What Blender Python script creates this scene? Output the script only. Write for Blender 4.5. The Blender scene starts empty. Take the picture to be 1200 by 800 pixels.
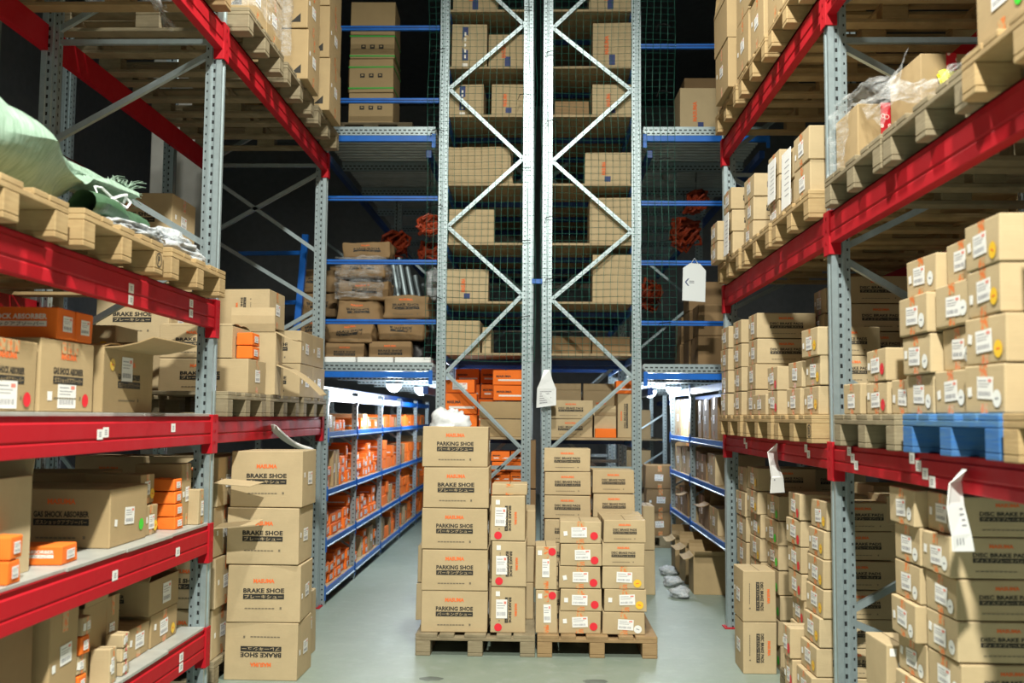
import bpy, bmesh, math, random
from mathutils import Vector, Matrix, noise
R = random.Random(11)
PI = math.pi
S = bpy.context.scene
COL = S.collection
D = bpy.data

# ------------------------------------------------------------------ camera
cam = D.cameras.new('camera')
cam.sensor_width = 36.0
cam.lens = 36.0 * 1167.0 / 1200.0
cam.clip_end = 100
cam.dof.use_dof = True
cam.dof.focus_distance = 6.6
cam.dof.aperture_fstop = 2.2
camo = D.objects.new('camera', cam)
COL.objects.link(camo)
camo.matrix_world = Matrix((
    (1.000, -0.006, 0.026, 0.0),
    (0.026, -0.075, -0.997, 0.0),
    (0.008, 0.997, -0.075, 1.6),
    (0, 0, 0, 1)))
_m = camo.matrix_world.to_3x3()
_q = _m.to_quaternion()
camo.matrix_world = Matrix.Translation((0, 0, 1.6)) @ _q.to_matrix().to_4x4()
S.camera = camo

# ------------------------------------------------------------------ world, light, exposure
W = D.worlds.new('world')
S.world = W
W.use_nodes = True
W.node_tree.nodes['Background'].inputs[0].default_value = (0.55, 0.75, 0.8, 1)
W.node_tree.nodes['Background'].inputs[1].default_value = 0.004

def area(name, loc, size, power, color, rot=(0, 0, 0), spread=None):
    l = D.lights.new(name, 'AREA')
    l.shape = 'DISK'
    l.size = size
    l.energy = power
    l.color = color
    if spread:
        l.spread = spread
    o = D.objects.new(name, l)
    o.location = loc
    o.rotation_euler = rot
    COL.objects.link(o)
    return o

LAMP = (1.0, 0.985, 0.875)
for _y, _p in ((-0.8, 1280), (4.6, 290)):
    area('high_bay_light', (0.05, _y, 6.3), 0.32, _p, LAMP)

S.view_settings.view_transform = 'Standard'
S.view_settings.look = 'None'
S.view_settings.exposure = 0.08
S.view_settings.gamma = 1.0
S.view_settings.use_curve_mapping = False
S.cycles.use_denoising = True
S.cycles.max_bounces = 6
S.cycles.diffuse_bounces = 4
S.cycles.sample_clamp_indirect = 6

# ------------------------------------------------------------------ node helpers / materials
class N:
    def __init__(s, name, base=(0.8, 0.8, 0.8), rough=0.5, metal=0.0):
        s.m = D.materials.new(name)
        s.m.use_nodes = True
        s.t = s.m.node_tree
        s.b = s.t.nodes['Principled BSDF']
        s.b.inputs['Base Color'].default_value = (*base, 1)
        s.b.inputs['Roughness'].default_value = rough
        s.b.inputs['Metallic'].default_value = metal
    def n(s, typ, **kw):
        x = s.t.nodes.new(typ)
        for k, v in kw.items():
            setattr(x, k, v)
        return x
    def l(s, a, b):
        s.t.links.new(a, b)
    def math(s, op, a, b=None):
        x = s.n('ShaderNodeMath', operation=op)
        for i, v in enumerate((a, b)):
            if v is None:
                continue
            if isinstance(v, (int, float)):
                x.inputs[i].default_value = v
            else:
                s.l(v, x.inputs[i])
        return x.outputs[0]
    def between(s, v, lo, hi):
        return s.math('MULTIPLY', s.math('GREATER_THAN', v, lo), s.math('LESS_THAN', v, hi))
    def mix(s, fac, a, b):
        x = s.n('ShaderNodeMix', data_type='RGBA')
        for i, v in ((0, fac), (6, a), (7, b)):
            if isinstance(v, (int, float)):
                x.inputs[i].default_value = v
            elif isinstance(v, tuple):
                x.inputs[i].default_value = (*v, 1)
            else:
                s.l(v, x.inputs[i])
        return x.outputs[2]
    def coords(s, kind='Object', scale=(1, 1, 1)):
        t = s.n('ShaderNodeTexCoord')
        mp = s.n('ShaderNodeMapping')
        mp.inputs['Scale'].default_value = scale
        s.l(t.outputs[kind], mp.inputs[0])
        return mp.outputs[0]
    def noise(s, vec, scale, detail=3.0, rough=0.5):
        x = s.n('ShaderNodeTexNoise')
        x.inputs['Scale'].default_value = scale
        x.inputs['Detail'].default_value = detail
        x.inputs['Roughness'].default_value = rough
        if vec is not None:
            s.l(vec, x.inputs['Vector'])
        return x.outputs[0]
    def ramp(s, v, lo, hi):
        x = s.n('ShaderNodeMapRange')
        x.inputs[1].default_value = lo
        x.inputs[2].default_value = hi
        s.l(v, x.inputs[0])
        return x.outputs[0]
    def bump(s, h, strength, dist=0.01):
        x = s.n('ShaderNodeBump')
        x.inputs['Strength'].default_value = strength
        x.inputs['Distance'].default_value = dist
        s.l(h, x.inputs['Height'])
        s.l(x.outputs[0], s.b.inputs['Normal'])
    def base(s, c):
        s.l(c, s.b.inputs['Base Color'])

def plain(name, base, rough=0.6, metal=0.0, var=0.0):
    k = N(name, base, rough, metal)
    if var:
        nz = k.noise(k.coords(), 9, 4)
        k.base(k.mix(k.ramp(nz, 0.35, 0.65), tuple(c * (1 - var) for c in base), tuple(min(1, c * (1 + var)) for c in base)))
    return k.m

def card(name, base, dark=0.86):
    k = N(name, base, 0.78)
    oi = k.n('ShaderNodeObjectInfo')
    co = k.coords()
    nz = k.noise(co, 7, 5, 0.6)
    c1 = k.mix(k.ramp(nz, 0.3, 0.7), tuple(c * dark for c in base), base)
    c2 = k.mix(k.math('MULTIPLY', oi.outputs['Random'], 0.55), c1, tuple(b * f for b, f in zip(base, (0.80, 0.76, 0.70))))
    k.base(c2)
    fl = k.noise(k.coords(scale=(1, 1, 30)), 12, 2)
    k.bump(k.math('ADD', fl, nz), 0.18, 0.004)
    return k.m

M = {}
M['card'] = card('kraft_card', (0.44, 0.32, 0.165))
M['card_pale'] = card('pale_kraft_card', (0.53, 0.415, 0.245))
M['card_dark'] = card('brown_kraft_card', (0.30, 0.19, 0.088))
M['orange_box'] = card('orange_printed_card', (0.93, 0.19, 0.012), 0.92)
M['ink'] = plain('black_ink', (0.022, 0.02, 0.016), 0.7)
M['ink_soft'] = plain('grey_ink', (0.17, 0.14, 0.09), 0.7)
M['ink_orange'] = plain('orange_ink', (0.80, 0.155, 0.03), 0.65)
M['ink_white'] = plain('white_ink', (0.85, 0.82, 0.76), 0.6)
M['ink_blue'] = plain('navy_ink', (0.015, 0.035, 0.16), 0.6)
M['ink_teal'] = plain('teal_ink', (0.10, 0.42, 0.42), 0.6)
M['sticker'] = plain('white_paper_label', (0.82, 0.82, 0.80), 0.55)
M['sticker_ink'] = plain('label_print', (0.28, 0.28, 0.32), 0.6)
M['sticker_pink'] = plain('label_red_print', (0.75, 0.25, 0.2), 0.6)
M['dot_red'] = plain('red_dot_sticker', (0.72, 0.02, 0.035), 0.45)
M['dot_yellow'] = plain('yellow_dot_sticker', (0.83, 0.52, 0.03), 0.45)
M['dot_green'] = plain('green_dot_sticker', (0.05, 0.62, 0.04), 0.45)
M['dot_white'] = plain('white_dot_sticker', (0.8, 0.82, 0.8), 0.45)
M['note_yellow'] = plain('yellow_note_paper', (0.85, 0.85, 0.03), 0.55)
M['seam'] = plain('carton_lid_seam', (0.10, 0.065, 0.03), 0.9)  # dark line where the lid flaps meet
M['blue'] = plain('blue_enamel', (0.005, 0.13, 0.55), 0.35, 0.0, 0.1)
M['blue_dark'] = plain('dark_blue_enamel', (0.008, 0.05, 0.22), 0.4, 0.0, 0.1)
M['bluewood'] = plain('blue_painted_wood', (0.02, 0.17, 0.55), 0.7, 0.0, 0.3)
M['shelfwood'] = plain('chipboard_shelf', (0.40, 0.30, 0.17), 0.7, 0.0, 0.12)
M['shelfsteel'] = plain('grey_steel_shelf', (0.42, 0.43, 0.40), 0.45, 0.2, 0.08)
M['paper'] = plain('white_paper', (0.86, 0.87, 0.86), 0.5)
M['plasticbag'] = plain('white_plastic', (0.80, 0.84, 0.86), 0.3)
M['netgreen'] = plain('green_net_cord', (0.02, 0.15, 0.11), 0.6)
M['black'] = plain('black_rubber', (0.012, 0.012, 0.012), 0.5)
M['orange_strap'] = plain('orange_webbing', (0.34, 0.04, 0.008), 0.6, 0.0, 0.3)
M['green_strap'] = plain('green_strapping', (0.05, 0.42, 0.06), 0.35)
M['roofsteel'] = plain('corrugated_steel', (0.40, 0.43, 0.43), 0.4, 0.4, 0.1)
M['wallpaint'] = plain('grey_wall_paint', (0.22, 0.23, 0.23), 0.85, 0.0, 0.06)
M['pillarpaint'] = plain('pale_pillar_paint', (0.55, 0.55, 0.52), 0.8, 0.0, 0.05)
M['ceilpaint'] = plain('dark_ceiling_sheet', (0.10, 0.105, 0.11), 0.8, 0.0, 0.1)

k = N('packing_tape', (0.62, 0.27, 0.09), 0.3)
nz = k.noise(k.coords(), 55, 2)
k.base(k.mix(k.ramp(nz, 0.47, 0.56), (0.52, 0.37, 0.19), (0.70, 0.19, 0.05)))
M['tape'] = k.m
k = N('red_printed_tape', (0.7, 0.03, 0.05), 0.3)
vo = k.n('ShaderNodeTexVoronoi')
vo.inputs['Scale'].default_value = 34
k.l(k.coords(), vo.inputs['Vector'])
k.base(k.mix(k.between(vo.outputs[0], 0.3, 0.42), (0.62, 0.015, 0.03), (0.85, 0.6, 0.55)))
M['redtape'] = k.m

k = N('red_enamel', (0.36, 0.003, 0.010), 0.5)
nz = k.noise(k.coords(), 5, 6, 0.7)
k.base(k.mix(k.ramp(nz, 0.58, 0.78), (0.43, 0.003, 0.012), (0.30, 0.006, 0.012)))
k.l(k.ramp(nz, -0.9, 1.3), k.b.inputs['Roughness'])
k.b.inputs['Specular IOR Level'].default_value = 0.3
M['red'] = k.m

def wood(name, base, dark):
    k = N(name, base, 0.8)
    oi = k.n('ShaderNodeObjectInfo')
    co = k.coords(scale=(1, 1, 1))
    g = k.noise(k.coords(scale=(3, 3, 40)), 3, 4, 0.6)
    g2 = k.noise(co, 6, 4, 0.6)
    c = k.mix(k.ramp(g, 0.3, 0.7), dark, base)
    c = k.mix(k.ramp(g2, 0.45, 0.75), c, tuple(x * 0.75 for x in dark))
    c = k.mix(k.math('MULTIPLY', oi.outputs['Random'], 0.5), c, tuple(x * 0.7 for x in base))
    k.base(c)
    k.bump(g, 0.3, 0.004)
    return k.m
M['wood'] = wood('pale_pallet_wood', (0.48, 0.345, 0.17), (0.38, 0.25, 0.11))
M['woodgrey'] = wood('weathered_pallet_wood', (0.33, 0.275, 0.175), (0.21, 0.165, 0.095))
M['woodbrown'] = wood('brown_pallet_wood', (0.40, 0.27, 0.13), (0.28, 0.175, 0.08))
M['woodblue'] = wood('blue_pallet_wood', (0.012, 0.13, 0.46), (0.10, 0.22, 0.33))

def steel(name, base=(0.40, 0.49, 0.52), slots=None, pitch=0.05, rough=0.36):
    # galvanised steel; slots = [(axis, lo, hi, slot length)] dark punched holes repeated along Z (or X for beams)
    k = N(name, base, rough, 0.55)
    nz = k.noise(k.coords(), 22, 5, 0.7)
    c = k.mix(k.ramp(nz, 0.3, 0.7), tuple(x * 0.82 for x in base), base)
    if slots:
        t = k.n('ShaderNodeTexCoord')
        sp = k.n('ShaderNodeSeparateXYZ')
        k.l(t.outputs['Object'], sp.inputs[0])
        run = slots[0]
        tot = None
        ab = {'Y': sp.outputs['Y'], 'Z': sp.outputs['Z'], 'X': sp.outputs['X'] if run == 'X' else k.math('ABSOLUTE', sp.outputs['X'])}
        for ax, lo, hi, off, ln in slots[1]:
            v = k.math('FRACT', k.math('ADD', k.math('DIVIDE', sp.outputs[run], pitch), off))
            a = k.math('MULTIPLY', k.math('LESS_THAN', v, ln), k.between(ab[ax], lo, hi))
            tot = a if tot is None else k.math('MAXIMUM', tot, a)
        c = k.mix(tot, c, (0.012, 0.014, 0.016))
        k.l(k.math('MULTIPLY', k.math('SUBTRACT', 1.0, tot), 0.55), k.b.inputs['Metallic'])
    k.base(c)
    return k.m
M['steel'] = steel('galvanised_steel')
# upright faces: X 0 to .1, Y 0 to .075
M['post'] = steel('punched_upright_steel', slots=('Z', [('X', 0.036, 0.048, 0.0, 0.42), ('X', 0.078, 0.086, 0.3, 0.25), ('Y', 0.030, 0.042, 0.0, 0.4)]))
M['postdot'] = steel('perforated_upright_steel', slots=('Z', [('X', 0.014, 0.026, 0.0, 0.30), ('X', 0.060, 0.070, 0.5, 0.25)]), pitch=0.042)
M['perf'] = steel('perforated_beam_steel', slots=('X', [('Z', 0.012, 0.024, 0.0, 0.6), ('Z', 0.042, 0.054, 0.5, 0.6)]), pitch=0.045)

k = N('stretch_film', (0.9, 0.93, 0.95), 0.16)
nz = k.noise(k.coords(), 14, 6, 0.7)
k.bump(nz, 0.9, 0.03)
k.b.inputs['Alpha'].default_value = 0.34
k.l(k.ramp(k.noise(k.coords(scale=(1, 1, 4)), 9, 5, 0.7), 0.36, 1.2), k.b.inputs['Alpha'])
M['film'] = k.m
k = N('crumpled_plastic', (0.75, 0.80, 0.84), 0.2)
nz = k.noise(k.coords(), 26, 6, 0.75)
k.bump(nz, 1.0, 0.04)
k.base(k.mix(k.ramp(nz, 0.4, 0.6), (0.62, 0.70, 0.76), (0.9, 0.93, 0.96)))
M['crumple'] = k.m
k = N('green_woven_sack', (0.36, 0.50, 0.39), 0.6)
wv = k.noise(k.coords(scale=(1, 8, 1)), 14, 4)
k.base(k.mix(k.ramp(wv, 0.35, 0.65), (0.19, 0.30, 0.22), (0.30, 0.43, 0.34)))
k.bump(k.noise(k.coords(), 6, 5), 0.5, 0.03)
M['sack'] = k.m
k = N('dark_green_tarpaulin', (0.05, 0.12, 0.06), 0.5)
k.bump(k.noise(k.coords(), 12, 5), 0.6, 0.02)
M['tarp'] = k.m

k = N('painted_concrete', (0.40, 0.45, 0.40), 0.38)
co = k.coords()
a = k.noise(co, 0.8, 6, 0.65)
b = k.noise(co, 7, 6, 0.7)
c = k.mix(k.ramp(a, 0.35, 0.65), (0.20, 0.255, 0.205), (0.25, 0.30, 0.255))
c = k.mix(k.ramp(b, 0.52, 0.80), c, (0.30, 0.335, 0.31))
st = k.noise(k.coords(scale=(9, 0.6, 1)), 4, 4, 0.6)
c = k.mix(k.math('MULTIPLY', k.ramp(st, 0.62, 0.75), 0.35), c, (0.22, 0.24, 0.23))
k.base(c)
k.l(k.ramp(b, -0.6, 1.6), k.b.inputs['Roughness'])
M['floor'] = k.m

M['stain'] = plain('worn_floor_patch', (0.115, 0.14, 0.125), 0.6, 0.0, 0.2)
def emit(name, col, power):
    k = N(name, col, 0.4)
    k.b.inputs['Emission Color'].default_value = (*col, 1)
    k.b.inputs['Emission Strength'].default_value = power
    return k.m
M['lampglow'] = emit('lit_lamp_diffuser', (0.86, 0.95, 1.0), 14)
M['lampoff'] = plain('unlit_lamp_glass', (0.55, 0.55, 0.55), 0.3)

# ------------------------------------------------------------------ mesh helpers
class MB:
    def __init__(s):
        s.v, s.f, s.i, s.mats = [], [], [], []
    def mi(s, m):
        if m not in s.mats:
            s.mats.append(m)
        return s.mats.index(m)
    def add(s, vs, fs, m):
        o = len(s.v)
        s.v += [tuple(p) for p in vs]
        s.f += [tuple(o + q for q in f) for f in fs]
        s.i += [s.mi(m)] * len(fs)
        return s
    def box(s, x0, x1, y0, y1, z0, z1, m):
        vs = [(x, y, z) for z in (z0, z1) for y in (y0, y1) for x in (x0, x1)]
        return s.add(vs, [(0, 2, 3, 1), (4, 5, 7, 6), (0, 1, 5, 4), (2, 6, 7, 3), (0, 4, 6, 2), (1, 3, 7, 5)], m)
    def cham(s, x0, x1, y0, y1, z0, z1, m, b=0.004):
        # box with chamfered vertical and horizontal edges
        X, Y, Z = (x0, x0 + b, x1 - b, x1), (y0, y0 + b, y1 - b, y1), (z0, z0 + b, z1 - b, z1)
        vs, fs = [], []
        def q(pts):
            o = len(vs)
            vs.extend(pts)
            fs.append(tuple(range(o, o + len(pts))))
        for sx in (0, 1):
            xx = (x0, x1)[sx]
            p = [(xx, Y[1], Z[1]), (xx, Y[2], Z[1]), (xx, Y[2], Z[2]), (xx, Y[1], Z[2])]
            q(p if sx else p[::-1])
            yy = (y0, y1)[sx]
            p = [(X[1], yy, Z[1]), (X[2], yy, Z[1]), (X[2], yy, Z[2]), (X[1], yy, Z[2])]
            q(p[::-1] if sx else p)
            zz = (z0, z1)[sx]
            p = [(X[1], Y[1], zz), (X[2], Y[1], zz), (X[2], Y[2], zz), (X[1], Y[2], zz)]
            q(p if sx else p[::-1])
        for a in (0, 1):
            for c in (0, 1):
                xo, xi = (X[0], X[1]) if a == 0 else (X[3], X[2])
                yo, yi = (Y[0], Y[1]) if c == 0 else (Y[3], Y[2])
                q([(xo, yi, Z[1]), (xi, yo, Z[1]), (xi, yo, Z[2]), (xo, yi, Z[2])])
                zo, zi = (Z[0], Z[1]) if c == 0 else (Z[3], Z[2])
                q([(xo, Y[1], zi), (xi, Y[1], zo), (xi, Y[2], zo), (xo, Y[2], zi)])
                yo, yi = (Y[0], Y[1]) if a == 0 else (Y[3], Y[2])
                q([(X[1], yo, zi), (X[1], yi, zo), (X[2], yi, zo), (X[2], yo, zi)])
                for e in (0, 1):
                    pass
        for a in (0, 1):
            for c in (0, 1):
                for e in (0, 1):
                    xo, xi = (X[0], X[1]) if a == 0 else (X[3], X[2])
                    yo, yi = (Y[0], Y[1]) if c == 0 else (Y[3], Y[2])
                    zo, zi = (Z[0], Z[1]) if e == 0 else (Z[3], Z[2])
                    q([(xo, yi, zi), (xi, yo, zi), (xi, yi, zo)])
        return s.add(vs, fs, m)
    def prism(s, prof, axis, a, b, m):
        # prof: closed 2D outline; axis 'z': (x,y), 'y': (x,z), 'x': (y,z)
        n = len(prof)
        def p3(p, t):
            return {'z': (p[0], p[1], t), 'y': (p[0], t, p[1]), 'x': (t, p[0], p[1])}[axis]
        vs = [p3(p, a) for p in prof] + [p3(p, b) for p in prof]
        fs = [(i, (i + 1) % n, n + (i + 1) % n, n + i) for i in range(n)]
        fs += [tuple(range(n))[::-1], tuple(range(n, 2 * n))]
        return s.add(vs, fs, m)
    def tube(s, pts, r, m, seg=6, cap=True):
        pts = [Vector(p) for p in pts]
        rr = r if isinstance(r, (list, tuple)) else [r] * len(pts)
        vs, fs = [], []
        for i, p in enumerate(pts):
            t = (pts[min(i + 1, len(pts) - 1)] - pts[max(i - 1, 0)]).normalized()
            u = t.cross(Vector((0, 0, 1)))
            if u.length < 1e-3:
                u = t.cross(Vector((1, 0, 0)))
            u.normalize()
            w = t.cross(u)
            for j in range(seg):
                an = 2 * PI * j / seg
                vs.append(p + (u * math.cos(an) + w * math.sin(an)) * rr[i])
        for i in range(len(pts) - 1):
            for j in range(seg):
                k2 = (j + 1) % seg
                fs.append((i * seg + j, i * seg + k2, (i + 1) * seg + k2, (i + 1) * seg + j))
        if cap:
            fs.append(tuple(range(seg))[::-1])
            fs.append(tuple((len(pts) - 1) * seg + j for j in range(seg)))
        return s.add(vs, fs, m)
    def bar(s, p, q, w, h, m):
        # rectangular bar from p to q (w across, h in the other direction)
        p, q = Vector(p), Vector(q)
        t = (q - p).normalized()
        u = t.cross(Vector((0, 1, 0)))
        if u.length < 0.05:
            u = t.cross(Vector((0, 0, 1)))
        u.normalize()
        n = t.cross(u)
        vs = []
        for e in (p, q):
            for a, b in ((-1, -1), (1, -1), (1, 1), (-1, 1)):
                vs.append(e + u * (a * w / 2) + n * (b * h / 2))
        return s.add(vs, [(0, 1, 2, 3), (7, 6, 5, 4), (0, 4, 5, 1), (1, 5, 6, 2), (2, 6, 7, 3), (3, 7, 4, 0)], m)
    def mesh(s, name, smooth=False, fix=True):
        me = D.meshes.new(name)
        me.from_pydata(s.v, [], s.f)
        for m in s.mats:
            me.materials.append(M[m])
        me.polygons.foreach_set('material_index', s.i)
        if fix:
            bm = bmesh.new()
            bm.from_mesh(me)
            bmesh.ops.recalc_face_normals(bm, faces=bm.faces[:])
            bm.to_mesh(me)
            bm.free()
        if smooth:
            me.polygons.foreach_set('use_smooth', [True] * len(me.polygons))
        me.update()
        return me

def tag(o, label=None, cat=None, group=None, kind=None):
    for a, b in (('label', label), ('category', cat), ('group', group), ('kind', kind)):
        if b:
            o[a] = b
    if label:
        n = len(label.replace('-', ' ').split())
        if n > 16 or n < 4:
            print('LABEL LENGTH', n, label)
    return o
def obj(name, me, parent=None, loc=None, mat=None):
    if isinstance(me, MB):
        me = me.mesh(name)
    o = D.objects.new(name, me)
    COL.objects.link(o)
    if parent:
        o.parent = parent
    if mat is not None:
        o.matrix_basis = mat
    elif loc is not None:
        o.location = loc
    return o
def empty(name, loc, label, cat, group=None, rz=0):
    o = D.objects.new(name, None)
    o.empty_display_size = 0.1
    COL.objects.link(o)
    o.location = loc
    o.rotation_euler = (0, 0, rz)
    return tag(o, label, cat, group)
def struct(name, mb, loc=None):
    o = obj(name, mb, None, loc)
    o['kind'] = 'structure'
    return o

# lettering: a text becomes flat 2D triangles, cached
GLY = {}
def glyphs(s, fat=0.0):
    key = (s, fat)
    if key not in GLY:
        c = D.curves.new('lettering', 'FONT')
        c.body = s
        c.resolution_u = 2
        c.offset = fat
        o = D.objects.new('lettering', c)
        COL.objects.link(o)
        dg = bpy.context.evaluated_depsgraph_get()
        me = D.meshes.new_from_object(o.evaluated_get(dg))
        vs = [(v.co.x, v.co.y) for v in me.vertices]
        fs = [tuple(p.vertices) for p in me.polygons]
        D.objects.remove(o)
        D.curves.remove(c)
        D.meshes.remove(me)
        x0, x1 = min(v[0] for v in vs), max(v[0] for v in vs)
        y0, y1 = min(v[1] for v in vs), max(v[1] for v in vs)
        GLY[key] = ([((a - x0) / (x1 - x0) - 0.5, (b - y0) / (y1 - y0) - 0.5) for a, b in vs], fs)
    return GLY[key]

# ------------------------------------------------------------------ cartons
FACE = {  # u, v, n
    'f': ((1, 0, 0), (0, 0, 1), (0, -1, 0)), 'b': ((-1, 0, 0), (0, 0, 1), (0, 1, 0)),
    'r': ((0, 1, 0), (0, 0, 1), (1, 0, 0)), 'l': ((0, -1, 0), (0, 0, 1), (-1, 0, 0)),
    't': ((1, 0, 0), (0, 1, 0), (0, 0, 1))}
STYLE = {  # card material, headline, katakana, amount of crumple
    'park': ('card_pale', 'PARKING SHOE', 'パーキングシュー'),
    'brake': ('card_pale', 'BRAKE SHOE', 'ブレーキシュー'),
    'disc': ('card_pale', 'DISC BRAKE PADS', 'ディスクブレーキパッド'),
    'gas': ('card', 'GAS SHOCK ABSORBER', 'ガスショックアブソーバー'),
    'kraft': ('card', None, None), 'pale': ('card_pale', None, None), 'brown': ('card_dark', None, None),
    'arrow': ('card', None, None), 'three': ('card', None, None), 'bluestrip': ('card_pale', None, None),
    'orangemark': ('card_pale', None, None),
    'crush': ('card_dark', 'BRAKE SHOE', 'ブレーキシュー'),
    'obox': ('orange_box', None, None), 'oboxgas': ('orange_box', None, None)}

def shaper(w, d, h, seed, amt):
    # gives the carton its slightly bowed sides and knocked corners
    rr = random.Random(seed * 7919 + 13)
    cj = {(a, b, c): Vector((rr.uniform(-1, 1), rr.uniform(-1, 1), rr.uniform(-1, 0.4) if c > 0 else 0)) * amt
          for a in (-1, 1) for b in (-1, 1) for c in (-1, 1)}
    bl = [rr.uniform(0.2, 1.0) * amt * 0.8 for _ in range(5)]
    off = Vector((seed * 3.1, seed * 1.7, 0))
    def f(p):
        x, y, z = p[0] / (w / 2), p[1] / (d / 2), (p[2] - h / 2) / (h / 2)
        q = Vector(p)
        for (a, b, c), j in cj.items():
            q += j * ((1 + a * x) / 2 * (1 + b * y) / 2 * (1 + c * z) / 2)
        x, y, z = max(-1, min(1, x)), max(-1, min(1, y)), max(-1, min(1, z))
        kx, ky, kz = 1 - x * x, 1 - y * y, 1 - z * z
        q.x += x * abs(x) ** 3 * ky * kz * (bl[0] if x > 0 else bl[1])
        q.y += y * abs(y) ** 3 * kx * kz * (bl[2] if y > 0 else bl[3])
        if z > 0:
            q.z -= z ** 4 * kx * ky * bl[4] * 0.6
        if amt > 0.01:
            n3 = noise.noise_vector(Vector(p) * 6 + off) + noise.noise_vector(Vector(p) * 15 + off) * 0.45
            q += Vector((n3.x, n3.y, n3.z * 0.6 if z > -0.9 else 0)) * amt * 1.3
        return q
    return f

def face_frame(face, w, d, h):
    u, v, n = (Vector(a) for a in FACE[face])
    o = Vector((0, 0, h / 2)) + n * ({'f': d, 'b': d, 'l': w, 'r': w, 't': h}[face] / 2)
    fw = w if face in 'fbt' else d
    fh = d if face == 't' else h
    return o, u, v, n, fw, fh

def print_rect(mb, fr, cx, cy, rw, rh, mat, fn, lift=0.0012, ang=0, n=1):
    o, u, v, nn, fw, fh = fr
    ca, sa = math.cos(ang), math.sin(ang)
    vs, fs = [], []
    for j in range(2):
        for i in range(n + 1):
            a, b = (i / n - 0.5) * rw, (j - 0.5) * rh
            p, q = cx + a, cy + b
            p, q = p * ca - q * sa, p * sa + q * ca
            vs.append(fn(o + u * p + v * q) + nn * lift)
    for i in range(n):
        fs.append((i, i + 1, n + 2 + i, n + 1 + i))
    mb.add(vs, fs, mat)

def print_text(mb, fr, s, cx, cy, tw, th, mat, fn, lift=0.0012, fat=0.0, ang=0):
    o, u, v, nn, fw, fh = fr
    gv, gf = glyphs(s, fat)
    ca, sa = math.cos(ang), math.sin(ang)
    vs = []
    for a, b in gv:
        p, q = cx + a * tw, cy + b * th
        p, q = p * ca - q * sa, p * sa + q * ca
        vs.append(fn(o + u * p + v * q) + nn * lift)
    mb.add(vs, gf, mat)

def side_print(mb, fr, style, fn, ang=0.0, tx=0.0, big=1.0):
    o, u, v, nn, fw, fh = fr
    card, head, kana = STYLE[style]
    if abs(math.sin(ang)) > 0.5:
        fw, fh = fh, fw
    if head:
        w2 = min(0.25, fw * 0.56) * big
        s = w2 / 0.25
        s = min(s, fh / 0.27)
        s2 = min(w2 / 0.25, s * 1.25)
        print_text(mb, fr, 'MASUMA', tx, 0.078 * s, 0.128 * s2, 0.026 * s, 'ink_orange', fn, fat=0.045, ang=ang)
        print_text(mb, fr, head, tx, 0.020 * s, w2, 0.028 * s, 'ink', fn, fat=0.035, ang=ang)
        print_rect(mb, fr, tx, -0.016 * s, w2 * 1.0, 0.031 * s, 'ink', fn, ang=ang, n=6)
        print_text(mb, fr, kana, tx, -0.016 * s, w2 * 0.93, 0.022 * s, card, fn, lift=0.0019, fat=0.012, ang=ang)
        for i in range(9):
            print_rect(mb, fr, tx - w2 * 0.42 + i * w2 * 0.082, -0.088 * s, w2 * 0.066, 0.007 * s, 'ink_soft', fn, ang=ang)
        print_rect(mb, fr, tx + w2 * 0.42, -0.086 * s, 0.012 * s, 0.014 * s, 'ink_soft', fn, ang=ang)
    elif style == 'arrow':
        a = fw * 0.33
        b = -fh * 0.33
        pts = [(a - 0.035, b - 0.02), (a + 0.035, b - 0.02), (a + 0.035, b + 0.045)]
        mb.add([fn(o + u * p + v * q) + nn * 0.0012 for p, q in pts], [(0, 1, 2)], 'ink')
    elif style == 'three':
        for i in (-1, 0, 1):
            print_rect(mb, fr, i * fw * 0.2, 0, 0.045, 0.04, 'ink', fn)
            print_rect(mb, fr, i * fw * 0.2, 0.004, 0.022, 0.014, 'card', fn, lift=0.0018)
    elif style == 'bluestrip':
        print_rect(mb, fr, -fw * 0.12, 0.02, 0.055, fh * 0.78, 'ink_blue', fn)
        for i in range(5):
            print_rect(mb, fr, -fw * 0.12, -fh * 0.25 + i * fh * 0.13, 0.016, fh * 0.08, 'ink_white', fn, lift=0.0018)
        print_rect(mb, fr, -fw * 0.12, -fh * 0.44, 0.05, 0.03, 'ink_white', fn, lift=0.0018)
    elif style == 'orangemark':
        print_text(mb, fr, 'MASUMA', fw * 0.0, fh * 0.12, fh * 0.42, 0.04, 'ink_orange', fn, fat=0.045, ang=PI / 2)
        print_rect(mb, fr, fw * 0.0, -fh * 0.33, 0.055, 0.10 if fh > 0.3 else 0.05, 'ink_blue', fn)
    elif style == 'obox':
        print_rect(mb, fr, 0.04 * fw, -0.18 * fh, fw * 0.78, fh * 0.11, 'ink_white', fn)
        if fw > 0.16:
            print_text(mb, fr, 'MASUMA', -fw * 0.20, 0.08 * fh, fw * 0.42, fh * 0.15, 'ink', fn, fat=0.04)
    elif style == 'oboxgas':
        print_text(mb, fr, 'GAS SHOCK ABSORBER', 0.1 * fw, 0.20 * fh, fw * 0.62, fh * 0.17, 'ink_white', fn, fat=0.03)
        print_rect(mb, fr, 0.1 * fw, -0.03 * fh, fw * 0.62, fh * 0.17, 'ink_white', fn)
        print_text(mb, fr, 'ガスショックアブソーバー', 0.1 * fw, -0.03 * fh, fw * 0.58, fh * 0.13, 'ink', fn, lift=0.0019, fat=0.012)

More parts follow.
